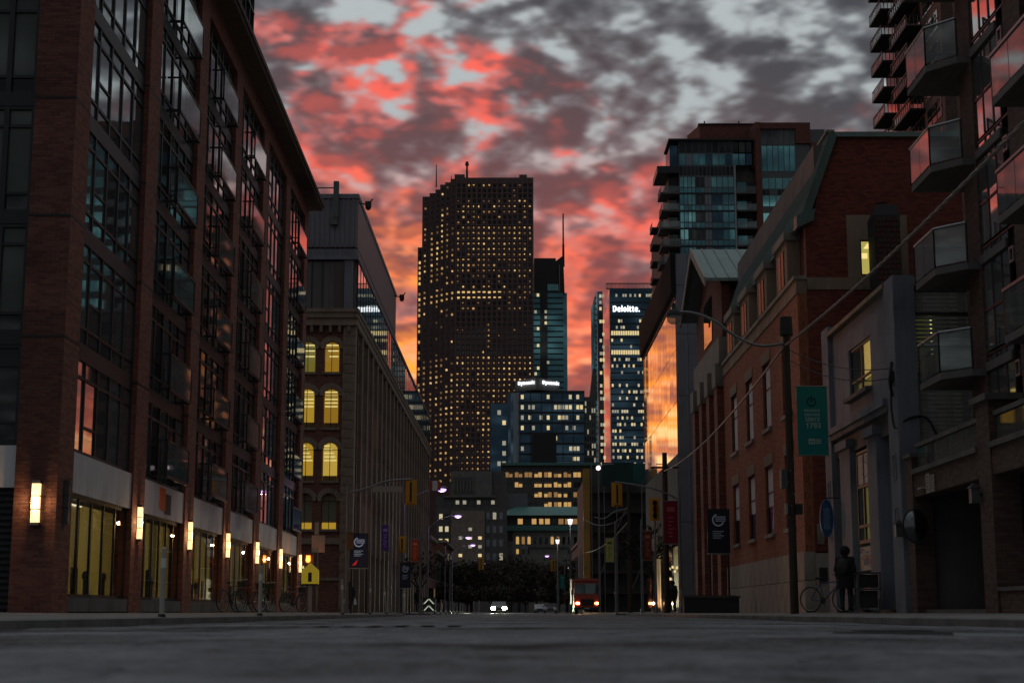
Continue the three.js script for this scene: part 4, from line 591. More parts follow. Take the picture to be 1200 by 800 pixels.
// ---------- condominium tower behind the right side ----------
{
  const T = thing('condominium_tower', 'teal glass condominium tower with brick core and stacked corner balconies', 'building', [38, 0.2, 258]);
  const D = 258, r = rng(71), FH = 3.07, top = 75.1;
  mg(T, 'core', M.midStone, [gb(28.6, 62, 0.1, top, D + 2.2, D + 26), gb(28.6, 40.5, top, 79.7, D + 3, D + 26)]);
  const brickW = M.redBrickB; bx(T, 'brick_penthouse', brickW, 31.9, 46, 79.2, 83.6, D + 3, D + 18); mg(T, 'penthouse_return', brickW, [hex([30.4, 79.2, D + 9], [31.9, 79.2, D + 3], [31.9, 79.2, D + 9], [31, 79.2, D + 12], [30.4, 83.5, D + 9], [31.9, 83.5, D + 3], [31.9, 83.5, D + 9], [31, 83.5, D + 12])]);
  bx(T, 'parapet', M.dark, 31.7, 46, 83.6, 83.8, D + 2.8, D + 18); for (const x of [32.8, 38.8]) bx(T, 'roof_post', M.black, x, x + 0.2, 83.8, 84.6, D + 4, D + 4.2);
  bx(T, 'brick_pier', brickW, 40.95, 41.85, 0.1, 82.9, D - 0.6, D + 3); mg(T, 'brick_pier_return', brickW, [hex([40.3, 75, D + 2.5], [40.95, 75, D - 0.6], [40.95, 75, D + 3], [40.3, 75, D + 3], [40.3, 82.6, D + 2.5], [40.95, 82.6, D - 0.6], [40.95, 82.6, D + 3], [40.3, 82.6, D + 3])]);
  bx(T, 'brick_head', brickW, 41.85, 50.45, 81.8, 82.9, D - 0.4, D + 6); bx(T, 'brick_side', brickW, 47.9, 50.45, 79.2, 81.8, D - 0.4, D + 6); bx(T, 'brick_parapet', brickW, 50.45, 53, 78.0, 79.3, D - 0.3, D + 6);
  // glass strip right of the pier
  const strip = (x0, x1, y0, y1, cols, mat, nm = 'glass_panel') => { for (let c = 0; c < cols; c++) { const a = lerp(x0, x1, c / cols), b = lerp(x0, x1, (c + 1) / cols), m = bx(T, nm, Array.isArray(mat) ? mat[Math.floor(r() * mat.length)] : mat, a + 0.07, b - 0.07, y0 + 0.07, y1 - 0.07, D - 0.05, D); m.rotation.y = (r() - 0.5) * 0.01; } };
  mg(T, 'glazing_frame', M.frameGrey, [gb(41.85, 53, 20, 81.8, D, D + 2.2)]);
  strip(42, 47.8, 78.9, 81.7, 6, M.g2); strip(42, 47.8, 74.3, 78.9, 6, M.teal2); strip(50, 53, 74, 77.9, 3, [M.blueGlass, M.paleGlass, M.teal2]);
  for (let k = 0; k < 17; k++) { const y = 73.2 - k * FH; strip(42, 47.8, y - 2.0, y, 5, M.teal); strip(42, 47.8, y - FH, y - 2.05, 9, [M.g2, M.g1, M.frameGrey]); strip(48.1, 53, y - FH + 0.6, y, 3, [M.teal2, M.blueGlass, M.g3]); }
  // main glass front, bent a little
  mg(T, 'glazing_frame', M.frameGrey, [gb(27.85, 37.2, 20, 79.7, D, D + 2.2)]); bx(T, 'mullion_post', M.steel, 37.2, 37.5, 20, 75.4, D - 0.25, D);
  strip(27.9, 40.4, 77.6, 79.6, 11, [M.g1, M.g2]); strip(27.9, 40.4, 75.4, 77.5, 11, [M.teal2, M.teal2, M.blueGlass, M.teal2, M.paleGlass]); bx(T, 'cap_roof', M.dark, 26.1, 40.7, 79.7, 80.0, D - 0.6, D + 8); bx(T, 'corner_glass', M.blueGlass, 26.4, 27.8, 75.4, 79.7, D + 1, D + 8);
  strip(27.9, 37.2, 73.6, 75.3, 14, [M.g1, M.g2, M.frame]);
  for (let k = 0; k < 17; k++) {
    const y = 73.4 - k * FH; const seg = [[27.9, 29.3], [29.3, 30.6], [30.6, 32.2], [32.2, 33.3], [33.3, 35.2], [35.2, 37.2]];
    seg.forEach(([a, b], i) => { const m = k === 0 ? [M.teal, M.teal, M.g2, M.paleGlass, M.teal, M.teal][i] : [M.teal2, M.teal, M.g3, M.paleGlass, M.blueGlass, M.teal2][(i + (k % 3 === 0 ? 1 : 0) * (i < 2 ? 1 : 0)) % 6]; strip(a, b, y - FH + 1.2, y, 2, m); strip(a, b, y - FH + 0.22, y - FH + 1.15, 2, i === 3 ? M.paleGlass : M.teal2, 'spandrel_panel'); });
    bx(T, 'floor_band', M.frame, 27.85, 37.2, y - FH - 0.02, y - FH + 0.2, D - 0.12, D - 0.051);
    // recessed balconies beside the pier
    const b = bx(T, 'balcony_slab', M.concrete, 37.5, 40.9, y - FH, y - FH + 0.25, D - 0.5, D + 2.2); bx(b, 'balcony_glass', M.railGlass, 37.55, 40.9, y - FH + 0.3, y - FH + 1.3, D - 0.45, D - 0.43); bx(T, 'balcony_door', M.teal2, 38, 39.6, y - FH + 0.25, y - 0.4, D + 2.1, D + 2.18); bx(T, 'balcony_window', M.g3, 39.7, 40.8, y - FH + 0.9, y - 0.4, D + 2.1, D + 2.18);
    // corner balconies at the left
    const w = 24.6 + (k % 2) * 0.25 - Math.min(k, 4) * 0.06, q = bx(T, 'corner_balcony', M.concrete, w, 27.85, y - FH, y - FH + 0.3, D - 0.4, D + 5.4); bx(q, 'balcony_glass', M.railGlass, w + 0.05, 27.8, y - FH + 0.35, y - FH + 1.35, D - 0.36, D - 0.34); bx(q, 'side_glass', M.railGlass, w + 0.04, w + 0.06, y - FH + 0.35, y - FH + 1.35, D - 0.3, D + 5.3); bx(T, 'corner_window', M.g2, 26.2, 27.8, y - FH + 0.3, y - 0.2, D + 1.8, D + 1.9);
    if (k > 0) { const s = bx(T, 'side_balcony', M.dark, 23.9, 26.2, y - FH - 0.7, y - FH - 0.45, D + 9, D + 14); bx(s, 'side_rail', M.railGlass, 23.92, 23.95, y - FH - 0.4, y - FH + 0.5, D + 9, D + 14); }
  }
  bx(T, 'terrace_parapet', M.frame, 24.1, 27.85, 74.0, 75.2, D - 0.4, D + 8); bx(T, 'balcony_core', M.midStone, 26.2, 27.85, 18, 74, D + 2, D + 12);
  bx(T, 'lit_window', LITC[0], 31.1, 31.5, 56.6, 57.6, D - 0.08, D - 0.055);
}
// ---------- downtown towers ----------
// rows of small windows: lit ones in a few tones, dark ones recessed, joined because each is only two or three pixels
function windowGrid(T, cells, litMats, darkMat) {
  const L = litMats.map(() => []), Dk = [];
  for (const [x0, x1, y0, y1, d, lit] of cells) (lit >= 0 ? L[lit] : Dk).push(gb(x0, x1, y0, y1, d - 0.05, d));
  L.forEach((l, i) => l.length && mg(T, 'lit_windows', litMats[i], l, 'stuff')); if (Dk.length) mg(T, 'dark_windows', darkMat, Dk, 'stuff');
}
{
  const T = thing('granite_skyscraper', 'tall dark red granite skyscraper with rows of small yellow lit windows and a stepped corner', 'building', [-15, 0.2, 970]), r = rng(81), D = 970, FH = 3.5, P = 3.37;
  const prob = (y) => [[0, 214, 0], [214, 222, 0.25], [222, 232, 0.02], [232, 241, 0.5], [241, 250, 0.55], [250, 258, 0.4], [258, 266, 0.25], [266, 300, 0.93], [300, 318, 0.8], [318, 332, 0.35], [332, 341, 0.5], [341, 349, 0.95], [349, 361, 0.4], [361, 368, 0.55], [368, 416, 0.13], [416, 446, 0.85], [446, 560, 0.8]].find(([a, b]) => y >= a && y < b)?.[2] ?? 0.6;
  bx(T, 'main_shaft', M.granite, -38.8, 11.1, 0.1, 275, D, D + 50); bx(T, 'roof_block', M.granite, -39.5, -33, 275, 277.2, D, D + 20); bx(T, 'roof_block', M.granite, 2, 7, 275, 277, D, D + 20);
  const steps = [[-42.2, 274.8], [-45.8, 273.4], [-49.2, 272.8], [-52.4, 270.5], [-56.4, 269.0], [-61.2, 267.6]];
  steps.forEach(([x, h], i) => bx(T, 'stepped_bay', M.granite, x, i ? steps[i - 1][0] - 0.15 : -38.9, 0.1, h, D + 2 + i * 3.4, D + 48)); bx(T, 'lower_wing', M.granite, -64.2, -61.2, 0.1, 234.5, D + 23, D + 47);
  const cells = [], ny = 56;
  const litOf = (y, x) => { const p = prob(y), c = 0.75 + 0.5 * vnoise(x * 0.13 + 50, y * 0.06); return r() < p * c ? (r() < 0.3 ? 0 : r() < 0.5 ? 1 : r() < 0.3 ? 2 : 3) : -1; };
  for (let k = 1; k < ny; k++) { const yb = 275 - (k + 1) * FH, py = pxY(yb + 1.7, D);
    for (let c = 0; c < 15; c++) { const x = -38.2 + c * P * 0.97, band = py > 341 && py < 349 && c < 9, l = band ? 2 : litOf(py, x); cells.push([x + 0.6 + r() * 0.3, x + 0.9 + (l >= 0 ? (band ? 1.5 : 0.4 + r() * 0.7) : 1.5), yb + (l >= 0 ? 1.2 + r() * 0.6 : 0.9), yb + 2.5, D - 0.02, l]); }
    steps.forEach(([x, h], i) => { if (yb + 3 > h) return; const e = i ? steps[i - 1][0] : -38.9, w = e - x, l = py > 341 && py < 350 ? 0 : litOf(py, x); cells.push([x + w * 0.3, x + w * 0.3 + 0.8 + r() * 0.5, yb + 1.0 + r() * 0.5, yb + 2.5, D + 1.98 + i * 3.4, l]); });
    if (yb < 230) cells.push([-63.4, -62.2, yb + 0.8, yb + 2.6, D + 22.9, r() < 0.75 ? Math.floor(r() * 3) : -1]); }
  windowGrid(T, cells, LIT, M.g1);
  for (let c = 0; c <= 15; c++) bx(T, 'granite_rib', M.graniteRib, -38.4 + c * P * 0.97 - 0.3, -38.4 + c * P * 0.97 + 0.3, 60, 274, D - 0.7, D);
  for (let k = 0; k < ny; k += 1) bx(T, 'floor_band', M.graniteRib, -38.1, 11, 275 - (k + 1) * FH - 0.15, 275 - (k + 1) * FH + 0.35, D - 0.45, D - 0.06);
  mg(T, 'aerial', M.black, [rod([-51.9, 272, D + 12], [-51.9, 287, D + 12], 0.45, 0.25)]); mg(T, 'aerial', M.black, [rod([-31.9, 275, D + 10], [-31.9, 286, D + 10], 0.9, 0.6), rod([-31.9, 286, D + 10], [-31.9, 288.5, D + 10], 1.4, 0.9)]); mg(T, 'aerial', M.black, [rod([-42, 274, D + 10], [-42, 279, D + 10], 0.2)]);
}
{
  const T = thing('teal_skyscraper', 'slim teal glass skyscraper with a rooftop spire beside the granite skyscraper', 'building', [24, 0.2, 1050]), D = 1050, r = rng(91);
  bx(T, 'shaft', M.teal2, 10, 32.2, 0.1, 217, D + 0.6, D + 40); bx(T, 'wing', M.teal2, 32.2, 35.2, 0.1, 217.5, D + 8, D + 40); bx(T, 'crown', M.dark, 12.3, 27.5, 217, 241, D + 3, D + 30); mg(T, 'crown_slope', M.dark, [hex([27.5, 217, D + 3], [33.4, 217, D + 3], [33.4, 217, D + 20], [27.5, 217, D + 20], [27.5, 239, D + 3], [32.6, 243, D + 3], [32.6, 243, D + 20], [27.5, 239, D + 20])]);
  mg(T, 'spire', M.black, [rod([32.8, 236, D + 8], [32.8, 252, D + 8], 0.9, 0.75), rod([32.8, 252, D + 8], [32.8, 274, D + 8], 0.6, 0.5)]); bx(T, 'crown_fin', M.pinkPanel, 29.5, 30.2, 217, 236, D + 1.5, D + 2.6);
  for (let k = 0; k < 34; k++) bx(T, 'floor_band', M.frame, 10, 32.3, 216 - k * 3.9, 216.9 - k * 3.9, D + 0.2, D + 0.6); bx(T, 'dark_recess_strip', M.g2, 16.4, 21.5, 60, 217, D + 0.1, D + 0.62);  // dark glass laid over the front in place of a shaded recess
  for (let k = 0; k < 5; k++) bx(T, 'crown_panel', M.teal, 21.8 + k * 1.5, 23 + k * 1.5, 218, 222.5, D + 2.4, D + 2.9);
  const cells = []; for (let k = 0; k < 34; k++) for (const x of [12.5, 14.2, 19.5, 21]) if (r() < 0.16) cells.push([x, x + 1.6, 213.4 - k * 3.9, 215.4 - k * 3.9, D - 0.05, Math.floor(r() * 3)]); windowGrid(T, cells, LITC, M.g1);
}
const font = await new FontLoader().loadAsync('fonts/droid/droid_sans_bold.typeface.json');
const words = (t, size) => { const g = new TextGeometry(t, { font, size, depth: 0.25, curveSegments: 4 }); g.computeBoundingBox(); return g; };
{
  const T = thing('blue_glass_office', 'blue glass office block with a curved pale corner and an illuminated rooftop sign drum', 'building', [8, 0.2, 620]), D = 620, r = rng(101);
  bx(T, 'front', M.blueGlass, 1.2, 27.2, 0.1, 87.6, D, D + 30); bx(T, 'left_front', M.blueGlass, -10.4, -3.2, 0.1, 83.5, D + 9, D + 30);
  for (let i = 0; i < 6; i++) { const a0 = i / 6, a1 = (i + 1) / 6, p = (a) => [lerp(-3.4, 1.2, Math.sin(a * 1.57)), D + 6 * (1 - a) * (1 - a)]; const [x0, d0] = p(a0), [x1, d1] = p(a1); mg(T, 'curved_panel', i > 1 && i < 4 ? M.paleGlass : M.blueGlass, [hex([x0, 50, d0], [x1, 50, d1], [x1, 50, d1 + 6], [x0, 50, d0 + 6], [x0, 87, d0], [x1, 87, d1], [x1, 87, d1 + 6], [x0, 87, d0 + 6])]); }
  for (let k = 0; k < 8; k++) bx(T, 'spandrel_band', M.frame, 1.2, 27.2, 86.6 - k * 4.15, 87.4 - k * 4.15, D - 0.25, D); for (let k = 0; k <= 6; k++) bx(T, 'mullion', M.frame, 1.3 + k * 4.3, 1.6 + k * 4.3, 52, 87.6, D - 0.3, D);
  for (let k = 0; k < 8; k++) bx(T, 'pale_window', M.paleGlass, 0.2, 1.15, 83.7 - k * 4.15, 86.4 - k * 4.15, D - 0.4, D - 0.25);
  const cells = [], pr = [0.35, 0.4, 0.5, 0.5, 0.12, 0.4, 0.35, 0.4, 0.3]; for (let k = 0; k < 8; k++) for (let c = 0; c < 17; c++) if (r() < pr[k] && !(c > 4 && c < 11 && k > 5)) cells.push([1.9 + c * 1.48, 3.0 + c * 1.48, 84.2 - k * 4.15, 85.9 - k * 4.15, D - 0.05, Math.floor(r() * 3)]); for (let k = 0; k < 7; k++) for (let c = 0; c < 3; c++) if (r() < 0.4) cells.push([-9.6 + c * 2, -8.2 + c * 2, 79 - k * 4.15, 80.8 - k * 4.15, D + 8.9, Math.floor(r() * 3)]); windowGrid(T, cells, LITC, M.g1);
  bx(T, 'plant_box', M.black, 6.2, 15.9, 57, 69.5, D - 6, D - 0.5);
  mg(T, 'sign_drum', M.midStone, [hex([-0.6, 87.6, D + 2], [8, 87.6, D - 3], [8, 87.6, D + 14], [-0.6, 87.6, D + 14], [-0.6, 91.7, D + 2], [8, 92.6, D - 3], [8, 92.6, D + 14], [-0.6, 91.7, D + 14]), hex([8, 87.6, D - 3], [17.2, 87.6, D + 2], [17.2, 87.6, D + 14], [8, 87.6, D + 14], [8, 92.6, D - 3], [17.2, 91.7, D + 2], [17.2, 91.7, D + 14], [8, 92.6, D + 14])]);
  const wm = glow([0.9, 0.95, 1], 1.4), w1 = words('Dynamic', 1.35), a = Math.atan2(5, 8.6), b = Math.atan2(5, 9.2); let m = cast(new THREE.Mesh(w1, wm)); m.name = 'sign_lettering'; m.rotation.y = -a; m.position.set(0.7 - 8, 89.9 - 0.2, -(D + 0.6) + 620); T.add(m); m = cast(new THREE.Mesh(w1, wm)); m.name = 'sign_lettering'; m.rotation.y = b; m.position.set(10.4 - 8, 90.0 - 0.2, -(D - 2.3) + 620); T.add(m);
}
{
  const T = thing('glass_skyscraper', 'dark blue glass skyscraper with white rooftop lettering and a mirrored side fin', 'building', [62, 0.2, 850]), D = 850, r = rng(111);
  bx(T, 'shaft', M.blueGlass, 51.8, 90, 0.1, 177, D, D + 45); bx(T, 'left_shaft', M.blueGlass, 45.2, 48.2, 0.1, 176.5, D + 4, D + 60); bx(T, 'inner_front', M.g2, 45.9, 48.3, 0.1, 169, D + 2, D + 4.2);
  // two slim mirrored fins turned to the low sky
  for (const [x, d0, l, y] of [[45.0, D + 3.9, 56, 177], [51.5, D - 0.1, 44, 169]]) mg(T, 'mirror_side', M.mirror, [hex([x - 0.6, 0.2, d0 + l], [x - 0.1, 0.2, d0], [x + 0.1, 0.2, d0], [x - 0.4, 0.2, d0 + l], [x - 0.6, y, d0 + l], [x - 0.1, y, d0], [x + 0.1, y, d0], [x - 0.4, y, d0 + l])]);
  mg(T, 'roof_screen', M.frameGrey, [gb(50, 84, 177, 177.5, D, D + 1), gb(50, 84, 180, 180.4, D, D + 1), ...wgt(46, (i) => gb(50 + i * 0.74, 50.25 + i * 0.74, 177.5, 180, D, D + 0.6))]);
  for (let k = 0; k < 27; k++) bx(T, 'floor_band', M.frame, 51.8, 90, 169 - k * 3.95, 169.7 - k * 3.95, D - 0.2, D);
  const full = [1, 7, 9, 19], cells = [], pr = (k) => ({ 0: 0.55, 3: 0.4, 4: 0.3, 6: 0, 8: 0.12, 11: 0.3, 12: 0.4, 13: 0.15, 15: 0.35, 17: 0.45, 18: 0.6, 19: 0.45, 20: 0.35, 21: 0.15, 22: 0.4, 23: 0.45, 24: 0.6, 25: 0.6 }[k] ?? 0.2);
  for (let k = 0; k < 32; k++) { const y = 172.5 - k * 3.6, py = pxY(y, D), fullRow = (py > 388 && py < 393.5) || (py > 411 && py < 417); for (let c = 0; c < 24; c++) { if (py < 356 && py > 352) continue; const p = py < 372 && py > 352 ? 0 : fullRow ? 1 : pr(k); if (r() < p) cells.push([52.6 + c * 1.3, 53.6 + c * 1.3, y, y + (fullRow ? 2.4 : 1.6), D - 0.25, fullRow ? 2 : Math.floor(r() * 3)]); } for (let c = 0; c < 2; c++) if (r() < 0.5) cells.push([46.3 + c * 1.5, 47.5 + c * 1.5, y, y + 1.8, D + 1.9, Math.floor(r() * 3)]); }
  windowGrid(T, cells, LITC, M.g1);
  const m = cast(new THREE.Mesh(words('Deloitte.', 3.3).scale(0.80, 1, 1), glow([0.92, 0.97, 1], 1.5))); m.name = 'sign_lettering'; m.position.set(53.4 - 62, 164.1 - 0.2, 0.35); T.add(m);
}
{
  const T = thing('slim_grey_tower', 'narrow grey tower in the gap beside the glass skyscraper', 'building', [33, 0.2, 700]), r = rng(121), D = 700;
  bx(T, 'wall', M.darkStone, 30.8, 36, 0.1, 96, D, D + 20); mg(T, 'stepped_top', M.darkStone, [hex([33.4, 96, D], [36.6, 96, D], [36.6, 96, D + 10], [33.4, 96, D + 10], [34.9, 109, D], [36.4, 109, D], [36.4, 109, D + 10], [34.9, 109, D + 10])]);
  const cells = []; for (let k = 0; k < 16; k++) for (let c = 0; c < 5; c++) cells.push([31.1 + c, 31.7 + c, 92 - k * 3.2, 94 - k * 3.2, D, r() < 0.15 ? 1 : -1]); windowGrid(T, cells, LITC, M.g2);
}
{
  const T = thing('lit_office_block', 'low broad office block with a green roof edge and bright yellow window rows', 'building', [9, 0.2, 480]), r = rng(131), D = 480;
  bx(T, 'wall', M.darkStone, -4.2, 26, 0.1, 44.6, D, D + 30); bx(T, 'roof_edge', M.copper, -4.8, 26, 44.6, 45.4, D - 1, D + 30); bx(T, 'roof_rail', M.frame, 2, 24, 45.9, 46.1, D, D + 0.2);
  for (let k = 0; k < 6; k++) for (let c = 0; c < 9; c++) { const x = -3.4 + c * 3.0, y = 41 - k * 3.05; for (let s = 0; s < 2; s++) { const lit = (k === 0 && s >= 0 && c < 9) || (k === 1 && c > 2 && c < 7) || (k === 2 && c > 2 && r() < 0.8) || (k === 3 && c > 4 && c < 7) || r() < 0.12; const w = bx(T, 'window', lit ? LIT[r() < 0.25 ? 1 : 0] : M.g2, x + s * 1.2, x + s * 1.2 + 1.05, y, y + 1.5, D - 0.06, D); if (lit && r() < 0.5) bx(w, 'blind', M.stone, x + s * 1.2, x + s * 1.2 + 1.05, y + 1.0, y + 1.5, D - 0.1, D - 0.06); } }
}
{
  const T = thing('concrete_office_block', 'stepped grey concrete office block with a ribbed upper box and tall grey windows', 'building', [-10, 0.2, 420]), r = rng(141), D = 420;
  bx(T, 'upper_box', M.midStone, -17.6, -6.6, 30.6, 37.5, D, D + 20); bx(T, 'upper_side', M.darkStone, -6.6, -2.9, 30.6, 37.5, D + 1, D + 20); for (let k = 0; k < 7; k++) bx(T, 'fin', M.midStone, -16.8 + k * 0.85, -16.5 + k * 0.85, 31.8, 36, D - 0.5, D);
  bx(T, 'middle', M.darkStone, -21.4, -2.6, 0.1, 30.6, D - 1, D + 18); bx(T, 'ledge', M.midStone, -19.5, -5.5, 30.4, 30.8, D - 2, D); bx(T, 'pale_front', std([0.30, 0.235, 0.20], 0.9, { map: stuccoMap }), -17.4, -8.4, 12, 26.8, D - 2, D - 1);
  for (let k = 0; k < 5; k++) for (let c = 0; c < 3; c++) bx(T, 'window', r() < 0.25 ? LITC[1] : M.paleGlass, -8.0 + c * 1.75, -7.1 + c * 1.75, 24.6 - k * 3.6, 26.4 - k * 3.6, D - 1.06, D - 1);
  for (let k = 0; k < 4; k++) for (let c = 0; c < 2; c++) bx(T, 'window', r() < 0.7 ? LITC[r() < 0.5 ? 0 : 2] : M.g2, -20.6 + c * 1.6, -19.7 + c * 1.6, 24.6 - k * 3.3, 26 - k * 3.3, D - 1.06, D - 1);
  for (let c = 0; c < 6; c++) bx(T, 'top_window', [0, 1, 3, 5].includes(c) ? LITC[1] : M.g2, -16.2 + c * 1.9, -15.3 + c * 1.9, 28.6, 29.6, D - 1.06, D - 1);
  for (let k = 0; k < 5; k++) for (let c = 0; c < 3; c++) if (r() < 0.5) bx(T, 'front_window', LITC[r() < 0.5 ? 1 : 2], -15.3 + c * 2.6, -14.4 + c * 2.6, 21.5 - k * 2.3, 22.3 - k * 2.3, D - 2.06, D - 2);
  bx(T, 'white_annex', M.greyPanel, -2.5, 3.2, 20, 33.3, D + 24, D + 34); bx(T, 'white_annex', M.greyPanel, 3.2, 6.6, 20, 28.6, D + 24.5, D + 34);
}
{
  const T = thing('market_hall', 'pale arcaded hall with a broad green copper roof and lit upper windows', 'building', [8, 0.2, 440]), r = rng(151), D = 440;
  bx(T, 'wall', M.paleStone, -1, 22, 0.1, 22.6, D, D + 20); bx(T, 'gallery', M.darkStone, -3, 22, 24.0, 26.9, D + 1, D + 20); mg(T, 'roof', M.copper, [hex([-5.6, 26.9, D - 1], [24, 26.9, D - 1], [24, 26.9, D + 20], [-5.6, 26.9, D + 20], [0, 29.6, D + 4], [22, 29.6, D + 4], [22, 29.6, D + 16], [0, 29.6, D + 16])]); bx(T, 'lower_roof', M.copper, -4.2, 24, 22.6, 24.0, D - 1.4, D + 4);
  for (let c = 0; c < 9; c++) bx(T, 'gallery_window', c % 4 === 1 ? M.g2 : LIT[r() < 0.6 ? 0 : 1], 0.4 + c * 1.9 + r() * 0.4, 1.7 + c * 1.9 + r() * 0.5, 24.5, 26, D + 0.9, D + 1);
  for (let c = 0; c < 12; c++) { const x = -0.3 + c * 1.62, w = mg(T, 'arched_window', [0, 1, 2, 6, 7].includes(c) ? LIT[c % 2] : M.g1, [archPane(x + 0.65, 0.42, 18.9, 20.6, D - 0.02)]); bx(w, 'sill', M.stone, x + 0.15, x + 1.15, 18.7, 18.9, D - 0.15, D); bx(T, 'window', r() < 0.35 ? LIT[0] : M.g1, x + 0.3, x + 1.0, 16.2, 17.5, D - 0.05, D); bx(T, 'pilaster', M.paleStone, x - 0.18, x + 0.1, 15, 22.4, D - 0.25, D); }
  bx(T, 'grey_block', M.midStone, 3.5, 14, 0.1, 17.2, D - 16, D - 8); bx(T, 'block_roof', M.darkStone, 3.2, 14.3, 17.2, 17.7, D - 16.4, D - 8);
}

// ---------- street furniture ----------
// teardrop street lamp hung from a wooden pole
function utilityPole(x, d, h, r0, label) { const T = thing('utility_pole', label, 'pole', [x, 0.15, d]); mg(T, 'shaft', M.wood, [rod([x, 0.1, d], [x, h, d], r0, r0 * 0.78, 12)]); return T; }
const poleA = utilityPole(8.05, 45.8, 8.75, 0.125, 'wooden utility pole carrying the teal banner and a curved lamp arm');
mg(poleA, 'pole_cap', M.dark, [rod([8.05, 8.3, 45.8], [8.05, 8.85, 45.8], 0.2, 0.18, 10)]);
mg(poleA, 'lamp_arm', M.pole, [hose([[8.0, 8.05, 45.8], [7.2, 8.0, 45.8], [6.5, 8.3, 45.8], [5.9, 8.75, 45.8], [5.3, 8.98, 45.8], [4.75, 9.02, 45.8]], 0.045, 40)]);
{ const L = mg(poleA, 'lamp_housing', M.dark, [new THREE.LatheGeometry([[0.03, 0.34], [0.06, 0.26], [0.08, 0.16], [0.17, 0.10], [0.22, 0.02], [0.24, -0.08]].map(([a, b]) => new THREE.Vector2(a, b)), 16).translate(4.72, 8.95, -45.8)]);
  mg(L, 'lamp_globe', new THREE.MeshPhysicalMaterial({ color: C(0.75, 0.75, 0.75), roughness: 0.15, transmission: 0.6, thickness: 0, ior: 1.5 }), [new THREE.LatheGeometry([[0.235, -0.08], [0.21, -0.2], [0.14, -0.29], [0.001, -0.33]].map(([a, b]) => new THREE.Vector2(a, b)), 16).translate(4.72, 8.95, -45.8)]); }
bx(poleA, 'meter_box', M.frameGrey, 7.75, 7.93, 3.75, 4.3, 45.6, 45.95); bx(poleA, 'notice', M.post, 7.84, 7.9, 3.0, 3.3, 45.55, 45.75); bx(poleA, 'junction_box', M.dark, 8.16, 8.36, 3.0, 3.3, 45.7, 45.95);
for (let k = 0; k < 6; k++) mg(poleA, 'staple', M.steel, [ball([8.05 - 0.1 + (k % 3) * 0.08, 2.9 + k * 0.34, 45.67], 0.018)]);
const poleB = utilityPole(8.05, 84.5, 8.7, 0.17, 'dark utility pole at the far crossing beside the red banner'); mg(poleB, 'cross_arm', M.wood, [rod([7.3, 7.9, 84.5], [8.8, 7.9, 84.5], 0.06)]);
const poleC = utilityPole(8.0, 111, 9.2, 0.17, 'wooden utility pole in front of the mirrored office'); mg(poleC, 'bracket', M.pole, [hose([[8, 7.4, 111], [7, 7.2, 111], [6.2, 6.7, 111], [5.5, 6.8, 111]], 0.05)]);
// overhead cables
function cable(label, pts, r, m = M.black) { const T = thing('overhead_cable', label, 'cable', pts[0], 'overhead cables'); mg(T, 'strand', m, [hose(pts, r, 60, 5)]); return T; }
const cableGrey = std([0.30, 0.27, 0.25], 0.6);
{ const a = [8.0, 8.0, 45.8], b = [8.4, 8.7, 12]; const pts = wgt(13, (i) => { const t = i / 12; return [lerp(a[0], b[0], t), lerp(a[1], b[1], t) - 1.0 * 4 * t * (1 - t) * 0.45, lerp(a[2], b[2], t)]; });
  const T = thing('twisted_service_cable', 'thick twisted service cable strung from the wooden pole past the balconies', 'cable', a, 'overhead cables');
  const tw = (ph) => wgt(150, (i) => { const t = i / 149, c = [lerp(a[0], b[0], t), lerp(a[1], b[1], t) - 1.8 * t * (1 - t), lerp(a[2], b[2], t)], w = ph + i * 0.9; return [c[0] + Math.cos(w) * 0.022, c[1] + Math.sin(w) * 0.022, c[2]]; });
  for (const ph of [0, 2.1, 4.2]) mg(T, 'strand', cableGrey, [hose(tw(ph), 0.02, 400, 5)]); }
cable('sagging cable between the wooden pole and the pole at the far crossing', wgt(9, (i) => { const t = i / 8; return [8.0, lerp(8.0, 7.7, t) - 4 * 0.55 * t * (1 - t), lerp(45.8, 84.5, t)]; }), 0.035, cableGrey);
cable('thin cable from the pole top to the grey shop front', wgt(7, (i) => { const t = i / 6; return [lerp(8.05, 9.95, t), lerp(7.9, 6.55, t) - 0.25 * 4 * t * (1 - t), lerp(45.8, 40.9, t)]; }), 0.014);
cable('lower thin cable from the pole top to the grey shop front', wgt(7, (i) => { const t = i / 6; return [lerp(8.05, 9.95, t), lerp(7.6, 6.3, t) - 0.3 * 4 * t * (1 - t), lerp(45.8, 41.0, t)]; }), 0.014);
cable('slack cable slung between poles near the scaffolded building', wgt(9, (i) => { const t = i / 8; return [lerp(8, 5.2, t), lerp(7.3, 7.0, t) - 0.7 * 4 * t * (1 - t), lerp(111, 118, t)]; }), 0.03, cableGrey);
cable('cable looping down beside the yellow mast', wgt(9, (i) => { const t = i / 8; return [lerp(8, 6.2, t), lerp(6.6, 5.4, t) - 0.5 * 4 * t * (1 - t), lerp(111, 140, t)]; }), 0.03, cableGrey);
